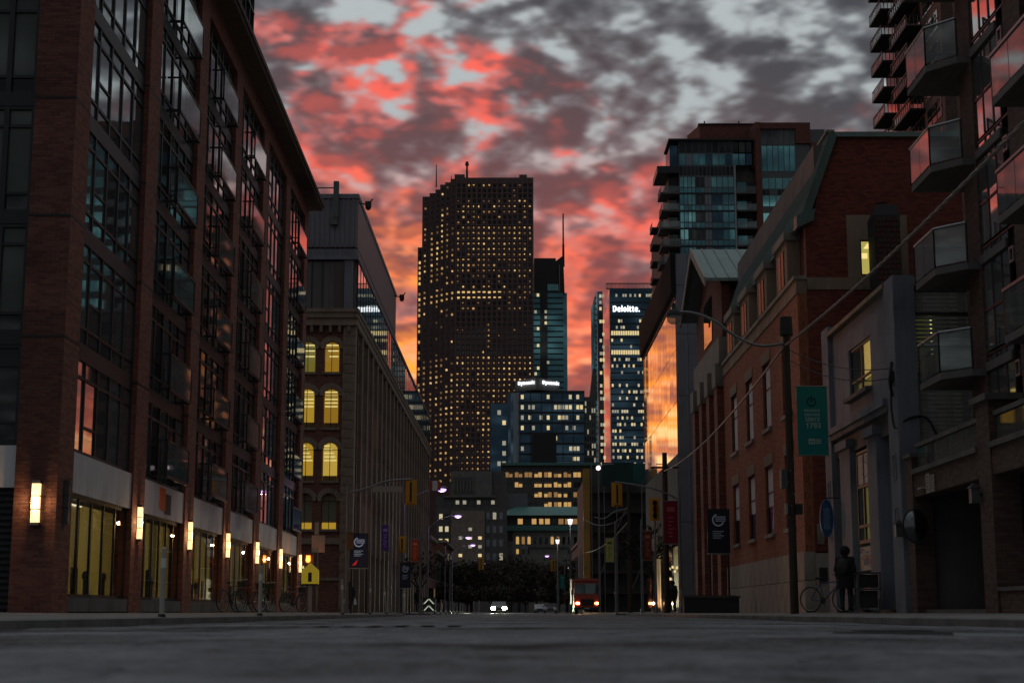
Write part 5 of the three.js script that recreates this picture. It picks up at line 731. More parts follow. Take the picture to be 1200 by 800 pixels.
// banners
function banner(name, label, x, y0, y1, d, w, mat, group = 'banners hung from street poles', side = 1) {
  const T = thing(name, label, 'banner', [x, y0, d], group), m = printed(T, 'cloth', mat, side > 0 ? x + 0.06 : x - 0.06 - w, side > 0 ? x + 0.06 + w : x - 0.06, y0, y1, d - 0.012, d); m.rotation.y = 0.05 * side;
  mg(T, 'top_bracket', M.pole, [rod([x, y1 + 0.02, d], [x + side * (w + 0.1), y1 + 0.02, d], 0.018)]); mg(T, 'bottom_bracket', M.pole, [rod([x, y0 - 0.02, d], [x + side * (w + 0.1), y0 - 0.02, d], 0.018)]); return T;
}
const bannerTex = canvasTex(256, 560, (g, w, h) => {
  g.fillStyle = '#0e9796'; g.fillRect(0, 0, w, h); g.strokeStyle = '#0d3b44'; g.lineWidth = 13; g.lineCap = 'round'; g.beginPath(); g.arc(122, 124, 34, -1.05, 4.2); g.stroke(); g.beginPath(); g.moveTo(122, 82); g.lineTo(122, 122); g.stroke();
  g.fillStyle = '#c9ddd8'; g.textAlign = 'center'; g.font = 'bold 27px sans-serif'; g.fillText('BREAKING', 126, 204); g.font = 'bold 31px sans-serif'; g.fillText('GROUND', 126, 240); g.font = 'bold 44px sans-serif'; g.fillText('SINCE', 128, 284); g.font = 'bold 60px sans-serif'; g.fillText('1793', 132, 340);
  g.fillRect(88, 428, 56, 44); g.fillStyle = '#0e9796'; g.fillRect(96, 444, 16, 14); g.fillRect(118, 444, 16, 14); g.fillStyle = '#c9ddd8'; for (let i = 0; i < 3; i++) g.fillRect(150, 430 + i * 15, 44, 8); });
banner('street_banner', 'teal banner with a power symbol and SINCE 1793 on the wooden pole', 8.2, 4.72, 6.72, 45.6, 0.9, std([0.62, 0.62, 0.62], 0.8, { map: bannerTex }));
const plain = (c1, c2) => std([1, 1, 1], 0.85, { map: canvasTex(64, 160, (g, w, h) => { g.fillStyle = c1; g.fillRect(0, 0, w, h); g.fillStyle = c2; g.fillRect(14, 22, 36, 18); for (let i = 0; i < 6; i++) g.fillRect(18 + (i % 2) * 4, 60 + i * 14, 26 - (i % 3) * 5, 5); }) });
function streetPole(x, d, h, label, name = 'street_pole', r0 = 0.075) { const T = thing(name, label, 'pole', [x, 0.12, d]); mg(T, 'shaft', M.pole, [rod([x, 0.08, d], [x, h, d], r0, r0 * 0.75, 10)]); mg(T, 'base_flange', M.pole, [rod([x, 0.1, d], [x, 0.35, d], r0 * 1.7, r0 * 1.5, 10)]); return T; }
streetPole(-7.6, 95.5, 5.5, 'thin grey pole holding the purple banner'); banner('street_banner', 'purple banner on a thin grey pole before the old warehouse', -7.68, 3.85, 5.4, 95.4, 0.44, plain('#5b3680', '#a88bc4'), undefined, -1);
streetPole(-6.2, 101.8, 5.2, 'grey pole holding the orange red banner'); banner('street_banner', 'orange red banner on a grey pole beside the old warehouse', -6.25, 3.4, 4.8, 101.7, 0.48, plain('#b0421f', '#d98a63'), undefined, -1);
streetPole(8.55, 82, 6.6, 'grey pole at the right kerb with a dark red banner'); banner('street_banner', 'dark red banner on the pole at the far right crossing', 8.5, 3.7, 5.9, 81.9, 0.72, plain('#7c1222', '#b5525c'), undefined, -1);
streetPole(6.25, 99, 5.8, 'slim pole with a pale yellow banner'); banner('street_banner', 'pale yellow banner on a slim pole in front of the scaffolded building', 6.2, 3.3, 4.75, 98.9, 0.52, plain('#a8a45c', '#4f5330'), undefined, -1);
streetPole(7.4, 93, 5.6, 'slim pole with a rust coloured banner'); banner('street_banner', 'rust coloured banner on a slim pole near the mirrored office', 7.45, 3.2, 4.9, 92.9, 0.5, plain('#6e2d1b', '#a8694a'));
streetPole(4.6, 170, 4.6, 'far slim pole with a teal banner'); banner('street_banner', 'small teal banner far along the street before the truck', 4.65, 2.7, 4.1, 169.9, 0.5, plain('#11807c', '#6cb7b0'));
// signal heads
function signalHead(T, x, y, d, lens, facing = 1, s = 1) { // facing 1: lenses turned away from the viewer, -1 towards
  const w = 0.18 * s, h = 0.55 * s, B = bx(T, 'signal_housing', M.signalYellow, x - w, x + w, y - h, y + h, d - 0.12, d + 0.12); bx(B, 'back_plate', M.signalYellow, x - w - 0.11, x + w + 0.11, y - h - 0.1, y + h + 0.1, d + facing * 0.125 - 0.01, d + facing * 0.125 + 0.01);
  for (let k = 0; k < 3; k++) { const yy = y + (1 - k) * 0.36 * s, z = d + facing * 0.14; mg(B, 'visor', M.signalYellow, [new THREE.CylinderGeometry(0.15, 0.15, 0.22, 12, 1, true, -0.6, 4.3).rotateX(Math.PI / 2).translate(x, yy, -(z + facing * 0.1))]); mg(B, 'lens', lens === k ? glow([[1, 0.05, 0.02], [1, 0.5, 0.05], [0.1, 1, 0.4]][k], 2.2) : std([[0.2, 0.01, 0.01], [0.22, 0.1, 0.01], [0.01, 0.12, 0.05]][k], 0.3), [new THREE.CylinderGeometry(0.14, 0.14, 0.02, 14).rotateX(Math.PI / 2).translate(x, yy, -(z + facing * 0.01))]); }
  mg(B, 'bracket', M.dark, [gb(x - 0.05, x + 0.05, y - h * 0.9, y + h * 0.9, d - 0.16, d - 0.12)]); return B;
}
{ const T = streetPole(-8.55, 79.6, 6.6, 'grey mast with a long arm carrying a yellow signal over the left lane', 'traffic_signal', 0.1); mg(T, 'mast_arm', M.pole, [hose([[-8.55, 6.15, 79.6], [-7.6, 6.4, 79.6], [-6.6, 6.75, 79.6], [-5.3, 6.86, 79.6]], 0.06, 20)]); signalHead(T, -5.36, 6.2, 79.6, 2); bx(T, 'street_name_sign', M.post, -7.3, -5.8, 6.2, 6.5, 79.55, 79.58); }
{ const T = streetPole(8.72, 84, 6.2, 'dark mast with an arm carrying a yellow signal over the right lane', 'traffic_signal', 0.1); mg(T, 'mast_arm', M.pole, [hose([[8.72, 6.15, 84], [7.6, 6.65, 84], [6.5, 6.9, 84], [5.3, 7.08, 84]], 0.05, 20)]); signalHead(T, 5.42, 6.42, 84, 2); }
{ const T = streetPole(7.35, 83.2, 5.2, 'short signal post with an amber housing seen from the side', 'traffic_signal', 0.06); signalHead(T, 7.35, 5.55, 83.2, 9, -1, 0.92); T.rotation.y = 0.0; }
{ const T = streetPole(-7.7, 104, 4.6, 'signal post with a side mounted amber housing before the old warehouse', 'traffic_signal', 0.07); const S = signalHead(T, -7.55, 4.6, 104, 0, 1, 0.8); }
{ const T = streetPole(-7.0, 166, 6.1, 'distant signal mast on the left with a small amber head', 'traffic_signal', 0.11); mg(T, 'mast_arm', M.pole, [hose([[-7, 4.75, 166], [-5.6, 5.3, 166], [-3.8, 5.75, 166]], 0.07, 12)]); signalHead(T, -3.7, 5.2, 166, 9, 1, 1.0); }
{ const T = streetPole(6.6, 172, 6, 'distant signal mast on the right with a small amber head', 'traffic_signal', 0.11); mg(T, 'mast_arm', M.pole, [hose([[6.6, 4.7, 172], [5.4, 5.3, 172], [4.2, 5.75, 172]], 0.07, 12)]); signalHead(T, 4.05, 5.2, 172, 9, 1, 1.0); }
// street lights with violet tinted lamps
const lampViolet = glow([0.62, 0.36, 1.0], 1.5), lampWhite = glow([1.0, 0.76, 0.82], 1.1);
function cobra(x, h, d, side, mat, c, label, strong) {
  const T = thing('street_light', label, 'street light', [x - side * 2.6, 0.12, d], 'street lights along the road'), px = x - side * 2.6;
  mg(T, 'shaft', M.pole, [rod([px, 0.1, d], [px, h - 1.0, d], 0.1, 0.07, 8)]); mg(T, 'arm', M.pole, [hose([[px, h - 1.1, d], [px + side * 0.8, h - 0.45, d], [px + side * 1.8, h - 0.05, d], [x, h, d]], 0.04, 14)]);
  const hd = mg(T, 'lamp_head', M.frameGrey, [ball([x, h + 0.06, d], 0.3, 1.35, 0.4, 0.8)]); mg(hd, 'lamp_lens', mat, [ball([x, h - 0.06, d], 0.24, 1.25, 0.7, 0.95)]); if (strong) lamp([x, h - 0.36, d], c, strong); return T;
}
const where = ['with a red maple leaf flag by its lamp', 'second beyond the old warehouse corner', 'third beyond the old warehouse corner', 'fourth beyond the old warehouse corner', 'near the distant left signal mast', 'among the dark trees on the left', 'farthest along the left kerb'];
[[518, 107, 8.5], [537, 137, 8.5], [549, 177, 8.5], [554.5, 197, 8.5], [568, 275, 8.5], [570.5, 326, 8.5], [575, 370, 8.5]].forEach(([u, d, h], i) => cobra((u - 605) / 1830 * d, h, d, 1, lampViolet, [0.7, 0.45, 1], `violet street light ${where[i]}`, i < 4 ? 4 : 0));
cobra(4.5, 8.3, 230, -1, lampViolet, [0.7, 0.45, 1], 'violet street light over the right lane before the distant trees', 0);
cobra(9.4, 8.2, 287, -1, lampWhite, [1, 0.9, 0.95], 'small white street light behind the distant right signal', 0);
for (const [x, h, d, label] of [[5.3, 9.0, 154, 'white lantern street lamp before the copper roofed hall'], [5.3, 9.2, 202, 'white lantern street lamp standing lower before the grey block']]) {
  const T = thing('lantern_lamp', label, 'street light', [x, 0.12, d], 'lantern lamps along the right kerb'); mg(T, 'shaft', M.pole, [rod([x, 0.1, d], [x, h - 0.3, d], 0.11, 0.07, 8)]); const g = mg(T, 'lantern_glass', lampWhite, [rod([x, h - 0.35, d], [x, h + 0.15, d], 0.16, 0.26, 8)]); mg(g, 'lantern_cap', M.dark, [rod([x, h + 0.15, d], [x, h + 0.42, d], 0.32, 0.04, 8)]); lamp([x, h - 0.1, d - 0.5], [1, 0.85, 0.9], 3); }
{ const T = thing('ball_lamp_post', 'pale ball lamp before the glass skyscraper', 'street light', [6.9, 0.12, 131]); mg(T, 'shaft', M.pole, [rod([6.9, 0.1, 131], [6.9, 11.9, 131], 0.1, 0.06, 8)]); mg(T, 'globe', lampWhite, [ball([6.9, 12.1, 131], 0.2)]); mg(T, 'arm', M.pole, [rod([6.9, 12.35, 131], [8.2, 12.45, 131], 0.04)]); }
{ const T = thing('maple_flag', 'small red and white flag beside the first violet street light', 'flag', [-5.5, 8.3, 106.6]); for (const [a, b, m] of [[-5.95, -5.72, M.redPaint], [-5.72, -5.38, std([0.6, 0.58, 0.6], 0.9)], [-5.38, -5.15, M.redPaint]]) bx(T, 'stripe', m, a, b, 8.35, 9.0, 106.6, 106.62); mg(T, 'staff', M.pole, [rod([-5.97, 8.2, 106.6], [-5.97, 9.1, 106.6], 0.02)]); }
// posts along the left kerb
const postSpots = [[193, 639, 724, 'short pale bollard post on the kerb before the corner brick pier'], [307, 662, 719, 'short pale bollard post before the parked bicycles'], [403, 679, 719, 'pale bollard post beside the striding pedestrian'], [435, 684, 719, 'thin pale bollard post standing upright before the old warehouse'], [454, 689, 719, 'leaning pale bollard post before the old warehouse'], [474, 692, 719, 'last pale bollard post before the chevron board']];
for (const [u, v0, v1, label] of postSpots) {
  const x = -5.62, d = 5.62 * 1830 / (605 - u) * 1.005, T = thing('kerb_post', label, 'post', [x, 0.11, d], 'posts along the left kerb'), lean = u === 454 ? -0.09 : u === 403 ? -0.03 : 0, h = (719 - v0) / 1830 * d + 0.08;
  mg(T, 'tube', M.post, [rod([x, 0.1, d], [x + lean, h, d], 0.042, 0.04, 12), ball([x + lean, h, d], 0.04)]); mg(T, 'reflective_band', std([0.6, 0.6, 0.58], 0.35), [rod([x + lean * 0.75, h * 0.75, d], [x + lean * 0.88, h * 0.88, d], 0.045, 0.044, 12)]); mg(T, 'foot', M.rubber, [rod([x, 0.1, d], [x, 0.16, d], 0.07, 0.055, 12)]);
}
for (let i = 0; i < 8; i++) { const d = 104 + i * 7.5, T = thing('lane_post', 'thin pale lane divider post in the row before the low shops', 'post', [-5.3, 0.0, d], 'row of lane divider posts'); mg(T, 'tube', M.post, [rod([-5.3, 0, d], [-5.3, 1.05, d], 0.06, 0.05, 8)]); mg(T, 'reflective_band', glow([0.9, 0.9, 0.85], 0.02, [0.6, 0.6, 0.58]), [rod([-5.3, 0.2, d], [-5.3, 0.32, d], 0.062, 0.06, 8)]); }
// yellow crossing sign, pedestrian signal and sign plates at the side street
{ const d = 62, x = -8.1, T = thing('crossing_sign', 'yellow house shaped crossing sign box on a grey post', 'sign', [x, 0.2, d]); mg(T, 'post', M.post, [rod([x, 0.15, d], [x, 1.25, d], 0.09, 0.09, 10)]); bx(T, 'bracket', M.dark, x - 0.3, x + 0.3, 1.22, 1.28, d - 0.1, d + 0.1); const s = new THREE.Shape([[-0.32, 0], [0.32, 0], [0.32, 0.5], [0, 0.78], [-0.32, 0.5]].map(([a, b]) => new THREE.Vector2(a, b))); const p = mg(T, 'sign_box', glow([1, 0.74, 0.05], 0.09, [0.5, 0.36, 0.03]), [new THREE.ExtrudeGeometry(s, { depth: 0.16, bevelEnabled: true, bevelSize: 0.015, bevelThickness: 0.015, bevelSegments: 1 }).translate(x, 1.29, -d - 0.08)]); bx(p, 'pictogram', M.black, x - 0.07, x + 0.07, 1.36, 1.72, d - 0.12, d - 0.1); }
{ const d = 74, x = -9.35, T = streetPole(x, d, 4.4, 'thin grey pole with two plain sign plates and a pedestrian signal', 'sign_pole', 0.05); bx(T, 'sign_plate', M.post, x - 0.28, x + 0.34, 2.95, 3.75, d - 0.04, d - 0.02); bx(T, 'upper_plate', M.post, x - 0.15, x + 0.05, 3.8, 4.35, d - 0.05, d - 0.03); const s = bx(T, 'pedestrian_signal', M.black, x - 0.62, x - 0.18, 2.38, 2.9, d - 0.25, d); mg(s, 'red_hand', glow([1, 0.22, 0.03], 3.5), [ball([x - 0.4, 2.6, d - 0.27], 0.13, 0.85, 1, 0.15), ...wgt(4, (i) => gb(x - 0.49 + i * 0.05, x - 0.455 + i * 0.05, 2.65, 2.80, d - 0.28, d - 0.26))]); lamp([x - 0.4, 2.6, d - 0.45], [1, 0.2, 0.04], 0.5); bx(s, 'push_button', LITC[2], x - 0.75, x - 0.62, 2.2, 2.32, d - 0.1, d); }
// illuminated advertising boards
function adBoard(label, x, y0, y1, d, w, red) { const T = thing('ad_board', label, 'sign', [x, 0.2, d], 'dark advertising boards'); const tex = canvasTex(128, 256, (g, a, b) => { g.fillStyle = '#0b1020'; g.fillRect(0, 0, a, b); g.strokeStyle = '#9fa6b5'; g.lineWidth = 9; g.beginPath(); g.arc(62, 62, 34, 0.4, 4.4); g.stroke(); g.fillStyle = '#8e95a6'; for (let i = 0; i < 3; i++) g.fillRect(44, 40 + i * 12, 64, 7); for (let i = 0; i < 4; i++) g.fillRect(26, 128 + i * 13, 70 - (i % 2) * 18, 5); if (red) { g.fillStyle = '#e3251a'; g.beginPath(); g.moveTo(8, 246); g.lineTo(60, 196); g.lineTo(40, 240); g.fill(); } });
  bx(T, 'case', M.black, x - w / 2 - 0.04, x + w / 2 + 0.04, y0 - 0.04, y1 + 0.04, d, d + 0.12); printed(T, 'printed_face', std([1, 1, 1], 0.4, { map: tex, emissive: C(1, 1, 1), emissiveMap: tex, emissiveIntensity: red ? 0.22 : 0.03 }), x - w / 2, x + w / 2, y0, y1, d - 0.015, d - 0.002); bx(T, 'bottom_strip', M.steel, x - w / 2 - 0.05, x + w / 2 + 0.05, y0 - 0.09, y0 - 0.04, d - 0.02, d + 0.12); for (const s of [-1, 1]) mg(T, 'post', M.dark, [rod([x + s * w * 0.45, 0.12, d + 0.08], [x + s * w * 0.45, y1, d + 0.08], 0.05)]); }
adBoard('dark blue advertising board with a red swoosh beside the side street', -7.3, 2.25, 3.75, 73, 0.76, true); adBoard('second dark advertising board further on before the old warehouse', -7.1, 1.75, 3.3, 101, 0.62, false); adBoard('dark advertising board with a round emblem beside the brick college', 9.35, 2.9, 4.85, 72.5, 0.95, false);
streetPole(-7.85, 72.8, 4.0, 'pole with a brown panel beside the blue advertising board', 'sign_pole', 0.06); { const T = thing('brown_panel_sign', 'square brown panel sign fixed beside the blue advertising board', 'sign', [-7.8, 3.2, 72.7]); bx(T, 'panel', std([0.16, 0.08, 0.03], 0.7), -7.83, -7.72 + 0.2, 3.05, 3.78, 72.66, 72.7); bx(T, 'panel_rim', M.dark, -7.84, -7.5, 3.78, 3.82, 72.65, 72.71); }
{ const T = thing('chevron_board', 'low board with two pale chevrons at the kerb before the old warehouse', 'sign', [-5.75, 0.1, 104]); bx(T, 'board', M.dark, -6.15, -5.35, 0.25, 1.15, 104, 104.05); for (const y of [0.28, 0.72]) mg(T, 'chevron', glow([0.9, 0.95, 0.75], 0.22, [0.6, 0.6, 0.55]), [hex([-6.12, y, 103.97], [-6.02, y, 103.97], [-6.02, y, 104], [-6.12, y, 104], [-5.79, y + 0.34, 103.97], [-5.75, y + 0.28, 103.97], [-5.75, y + 0.28, 104], [-5.79, y + 0.34, 104]), hex([-5.38, y, 103.97], [-5.48, y, 103.97], [-5.48, y, 104], [-5.38, y, 104], [-5.71, y + 0.34, 103.97], [-5.75, y + 0.28, 103.97], [-5.75, y + 0.28, 104], [-5.71, y + 0.34, 104])]); for (const x of [-6.1, -5.4]) bx(T, 'leg', M.dark, x, x + 0.06, 0.1, 0.3, 103.9, 104.2); }
{ const T = thing('concrete_planter', 'long low concrete planter wall in front of the gabled hall', 'planter', [8.6, 0.15, 66]); bx(T, 'wall', M.dark, 7.0, 9.3, 0.15, 0.78, 66, 66.6); bx(T, 'coping', M.darkStone, 6.95, 9.35, 0.78, 0.86, 65.95, 66.65); bx(T, 'soil', M.earth, 7.1, 9.2, 0.86, 0.88, 66.1, 66.5); }
{ const T = thing('striped_marker_pole', 'thin red and white striped marker pole standing in the planter row', 'post', [7.3, 0.15, 70]); for (let k = 0; k < 5; k++) mg(T, 'stripe', k % 2 ? M.post : M.redPaint, [rod([7.3, 0.15 + k * 0.26, 70], [7.3, 0.41 + k * 0.26, 70], 0.035, 0.035, 8)]); }
// bicycles
function bicycle(label, x, d, turn, group, tint) {
  const T = thing('bicycle', label, 'bicycle', [x, 0.2, d], group), fm = std(tint, 0.4, { metalness: 0.3 }), R = 0.34, y0 = 0.2, o = (a, b) => [x + a, y0 + b, d];
  for (const s of [-0.52, 0.52]) { const w = mg(T, 'wheel', M.steel, [new THREE.TorusGeometry(R - 0.025, 0.012, 6, 28).translate(x + s, y0 + R, -d), ...wgt(10, (i) => { const a = i * Math.PI / 5; return rod(o(s, R), o(s + Math.cos(a) * (R - 0.03), R + Math.sin(a) * (R - 0.03)), 0.003, 0.003, 4); }), new THREE.CylinderGeometry(0.03, 0.03, 0.1, 8).rotateX(Math.PI / 2).translate(x + s, y0 + R, -d)]); mg(w, 'tyre', M.rubber, [new THREE.TorusGeometry(R - 0.005, 0.02, 8, 32).translate(x + s, y0 + R, -d)]); }
  mg(T, 'frame', fm, [rod(o(-0.52, R), o(-0.1, 0.3), 0.014), rod(o(-0.52, R), o(-0.2, 0.78), 0.012), rod(o(-0.1, 0.3), o(-0.22, 0.86), 0.017), rod(o(-0.1, 0.3), o(0.36, 0.72), 0.019), rod(o(-0.2, 0.78), o(0.34, 0.82), 0.017), rod(o(0.52, R), o(0.34, 0.82), 0.015), rod(o(0.34, 0.82), o(0.3, 0.98), 0.016)]);
  mg(T, 'saddle', M.rubber, [ball(o(-0.24, 0.92), 0.13, 1, 0.3, 0.6)]); mg(T, 'handlebar', M.steel, [hose([[x + 0.42, y0 + 1.02, d - 0.3], [x + 0.32, y0 + 1.02, d - 0.2], [x + 0.3, y0 + 1.0, d], [x + 0.32, y0 + 1.02, d + 0.2], [x + 0.42, y0 + 1.02, d + 0.3]], 0.013, 16)]); mg(T, 'crank', M.dark, [new THREE.CylinderGeometry(0.09, 0.09, 0.015, 16).rotateX(Math.PI / 2).translate(x - 0.1, y0 + 0.3, -d + 0.05), rod([x - 0.1, y0 + 0.3, d - 0.08], [x - 0.02, y0 + 0.16, d - 0.08], 0.012)]); bx(T, 'rear_light', M.redPaint, x - 0.33, x - 0.3, y0 + 0.74, y0 + 0.8, d - 0.02, d + 0.02); bx(T, 'basket', M.dark, x + 0.4, x + 0.62, y0 + 0.8, y0 + 0.96, d - 0.1, d + 0.1);
  T.rotation.y = turn; return T;
}
bicycle('bicycle with a pale rim leaning by the wooden pole', 8.62, 43.9, -0.75, 'parked bicycles', [0.04, 0.06, 0.16]);
bicycle('dark bicycle locked at the near end of the row by the lit shop', -9.1, 50.6, 1.15, 'parked bicycles', [0.03, 0.03, 0.03]); bicycle('dark red bicycle in the row by the lit shop', -9.0, 53.2, 0.95, 'parked bicycles', [0.16, 0.02, 0.02]); bicycle('green bicycle half hidden behind a bollard post', -8.95, 55.6, 1.2, 'parked bicycles', [0.03, 0.07, 0.04]); bicycle('blue bicycle standing apart near the yellow crossing sign', -9.05, 64.2, 1.0, 'parked bicycles', [0.03, 0.07, 0.14]);
// wall mounted things
{ const T = thing('oval_sign', 'blue oval projecting sign on the grey shop front', 'sign', [9.6, 3.0, 48.6]); mg(T, 'board', std([1, 1, 1], 0.5, { map: canvasTex(128, 256, (g, w, h) => { g.fillStyle = '#1d4d7a'; g.fillRect(0, 0, w, h); g.strokeStyle = '#8fa3b0'; g.lineWidth = 7; for (let i = 0; i < 5; i++) { g.beginPath(); g.moveTo(30, 90 + i * 24); g.bezierCurveTo(50, 60 + i * 24, 70, 110 + i * 24, 100, 70 + i * 24); g.stroke(); } }) }), [new THREE.CylinderGeometry(0.5, 0.5, 0.06, 28).rotateX(Math.PI / 2).scale(0.42, 1.18, 1).translate(9.62, 3.05, -48.6)]); mg(T, 'bracket', M.dark, [rod([9.6, 3.68, 48.6], [10.0, 3.68, 48.6], 0.02)]); }
{ const T = thing('convex_mirror', 'round convex safety mirror at the garage entrance', 'mirror', [9.8, 2.3, 39.0]); mg(T, 'mirror_dome', new THREE.MeshPhysicalMaterial({ color: C(0.16, 0.17, 0.18), roughness: 0.15, metalness: 0.95 }), [new THREE.SphereGeometry(0.6, 24, 8, 0, Math.PI * 2, 0, 0.65).rotateX(Math.PI / 2).scale(0.85, 1.15, 1).translate(9.93, 2.3, -39.5 + 0.0)]); mg(T, 'mirror_rim', M.dark, [new THREE.TorusGeometry(0.365, 0.02, 6, 28).scale(0.85, 1.15, 1).translate(9.93, 2.3, -39.02)]); mg(T, 'bracket', M.dark, [rod([9.95, 2.3, 39.3], [10.2, 2.3, 39.5], 0.025)]); }
for (const [x, y, d, label] of [[9.85, 2.25, 40.4, 'small dark wall lantern on the grey shop corner pier'], [9.85, 2.65, 33.6, 'dark wall lantern on the brick garage pier']]) { const T = thing('wall_lantern', label, 'lantern', [x, y, d], 'wall lanterns by the garage'); bx(T, 'body', M.frameGrey, x - 0.1, x + 0.08, y - 0.16, y + 0.16, d - 0.1, d + 0.1); mg(T, 'cap', M.black, [hex([x - 0.14, y + 0.16, d - 0.14], [x + 0.12, y + 0.16, d - 0.14], [x + 0.12, y + 0.16, d + 0.14], [x - 0.14, y + 0.16, d + 0.14], [x - 0.03, y + 0.27, d - 0.03], [x + 0.02, y + 0.27, d - 0.03], [x + 0.02, y + 0.27, d + 0.03], [x - 0.03, y + 0.27, d + 0.03])]); bx(T, 'arm', M.black, x + 0.08, x + 0.2, y, y + 0.05, d - 0.03, d + 0.03); }
{ const T = thing('garage_notice', 'two pale notice plates on the brick above the garage entrance', 'sign', [9.98, 3.1, 37.4]); const tx = canvasTex(64, 128, (g, w, h) => { g.fillStyle = '#a39e98'; g.fillRect(0, 0, w, h); g.fillStyle = '#4a4644'; for (let i = 0; i < 5; i++) g.fillRect(16, 18 + i * 20, 32 - (i % 2) * 10, 9); }); printed(T, 'plate', std([0.8, 0.8, 0.8], 0.7, { map: tx }), 9.985, 10.02, 3.03, 3.5, 37.75, 38.1); printed(T, 'plate', std([0.7, 0.7, 0.7], 0.7, { map: tx }), 9.985, 10.02, 3.03, 3.44, 37.35, 37.68); bx(T, 'bracket', M.post, 9.9, 10.02, 3.16, 3.2, 38.2, 38.6); }
{ const T = thing('news_box', 'dark metal newspaper box by the posters of the grey shop', 'box', [9.55, 0.22, 43.0]); mg(T, 'rack_frame', M.frameGrey, [gb(9.2, 9.24, 0.22, 1.25, 42.6, 42.64), gb(9.8, 9.84, 0.22, 1.25, 42.6, 42.64), gb(9.2, 9.84, 1.21, 1.25, 42.6, 43.0), gb(9.2, 9.84, 0.78, 0.82, 42.6, 43.0), gb(9.2, 9.24, 0.22, 1.25, 43.0, 43.04)]); bx(T, 'cabinet', M.black, 9.28, 9.78, 0.84, 1.19, 42.66, 43.0); bx(T, 'lower_cabinet', M.dark, 9.3, 9.76, 0.3, 0.76, 42.7, 43.0); }

{ const x = 2.75, d = 11.6, y = roadY(x) + lump(x, d), T = thing('manhole_cover', 'round dark iron manhole cover set in the road', 'manhole cover', [x, y, d]); mg(T, 'ring', M.dark, [new THREE.CylinderGeometry(0.42, 0.44, 0.03, 32).translate(x, y + 0.004, -d)]); const c = mg(T, 'lid', std([0.06, 0.058, 0.056], 0.5, { metalness: 0.6 }), [new THREE.CylinderGeometry(0.35, 0.35, 0.02, 32).translate(x, y + 0.012, -d)]); for (let k = 0; k < 5; k++) bx(c, 'tread_bar', M.dark, x - 0.25, x + 0.25, y + 0.022, y + 0.029, d - 0.22 + k * 0.1, d - 0.18 + k * 0.1); }

// ---------- vehicles ----------
function beam(p, c, power) { const l = new THREE.SpotLight(C(...c), power, 0, 0.32, 0.7, 2); l.position.copy(V(p)); l.target.position.set(p[0], 0, -(p[2] - 30)); l.castShadow = true; scene.add(l, l.target); }
function wheel(T, x, d, r, w) { const t = mg(T, 'wheel', M.rubber, [new THREE.CylinderGeometry(r, r, w, 20).rotateZ(Math.PI / 2).translate(x, r, -d)]); mg(t, 'rim', M.steel, [new THREE.CylinderGeometry(r * 0.6, r * 0.6, w + 0.02, 14).rotateZ(Math.PI / 2).translate(x, r, -d)]); }
function car(label, x, d, paint, lights, group) {
  const T = thing('car', label, 'car', [x, 0.0, d], group), prof = [[-0.0, 0.35], [0.0, 0.72], [0.95, 0.92], [1.75, 1.42], [3.2, 1.45], [4.0, 1.0], [4.35, 0.95], [4.4, 0.4]];
  const s = new THREE.Shape(prof.map(([a, b]) => new THREE.Vector2(a, b))); mg(T, 'body', std(paint, 0.25, { metalness: 0.3 }), [new THREE.ExtrudeGeometry(s, { depth: 1.66, bevelEnabled: true, bevelSize: 0.06, bevelThickness: 0.06, bevelSegments: 2 }).translate(0, 0, -0.83).rotateY(Math.PI / 2).translate(x, 0, -d)]);
  mg(T, 'windscreen', M.g1, [hex([x - 0.72, 0.97, d + 1.0 - 0.03], [x + 0.72, 0.97, d + 1.0 - 0.03], [x + 0.72, 0.97, d + 1.05], [x - 0.72, 0.97, d + 1.05], [x - 0.6, 1.4, d + 1.68], [x + 0.6, 1.4, d + 1.68], [x + 0.6, 1.4, d + 1.75], [x - 0.6, 1.4, d + 1.75])]);
  for (const sx of [-1, 1]) { mg(T, 'side_window', M.g1, [hex([x + sx * 0.9, 1.0, d + 1.25], [x + sx * 0.905, 1.0, d + 1.25], [x + sx * 0.905, 1.0, d + 3.7], [x + sx * 0.9, 1.0, d + 3.7], [x + sx * 0.9, 1.36, d + 1.8], [x + sx * 0.905, 1.36, d + 1.8], [x + sx * 0.905, 1.36, d + 3.2], [x + sx * 0.9, 1.36, d + 3.2])]); bx(T, 'mirror', M.dark, x + sx * 0.9, x + sx * 1.08, 0.95, 1.1, d + 1.35, d + 1.5); for (const z of [0.85, 3.5]) wheel(T, x + sx * 0.82, d + z, 0.33, 0.22); mg(T, 'headlight', lights ? glow([0.95, 1.0, 0.62], 60) : std([0.7, 0.7, 0.7], 0.2), [ball([x + sx * 0.68, 0.66, d - 0.05], 0.24, 1.2, 0.9, 0.3)]); if (lights) beam([x + sx * 0.68, 0.66, d - 0.2], [0.95, 1, 0.7], 400); }
  bx(T, 'grille', M.black, x - 0.45, x + 0.45, 0.45, 0.62, d - 0.08, d - 0.06); bx(T, 'licence_plate', M.post, x - 0.25, x + 0.25, 0.34, 0.44, d - 0.09, d - 0.07); return T;
}
car('oncoming car with bright white headlights in the middle of the road', -2.15, 196, [0.05, 0.05, 0.055], true);
car('grey parked car near the foot of the lantern lamp', 5.0, 232, [0.16, 0.17, 0.18], false, 'parked cars'); car('silver parked car further along before the trees', 3.9, 262, [0.2, 0.2, 0.21], false, 'parked cars');
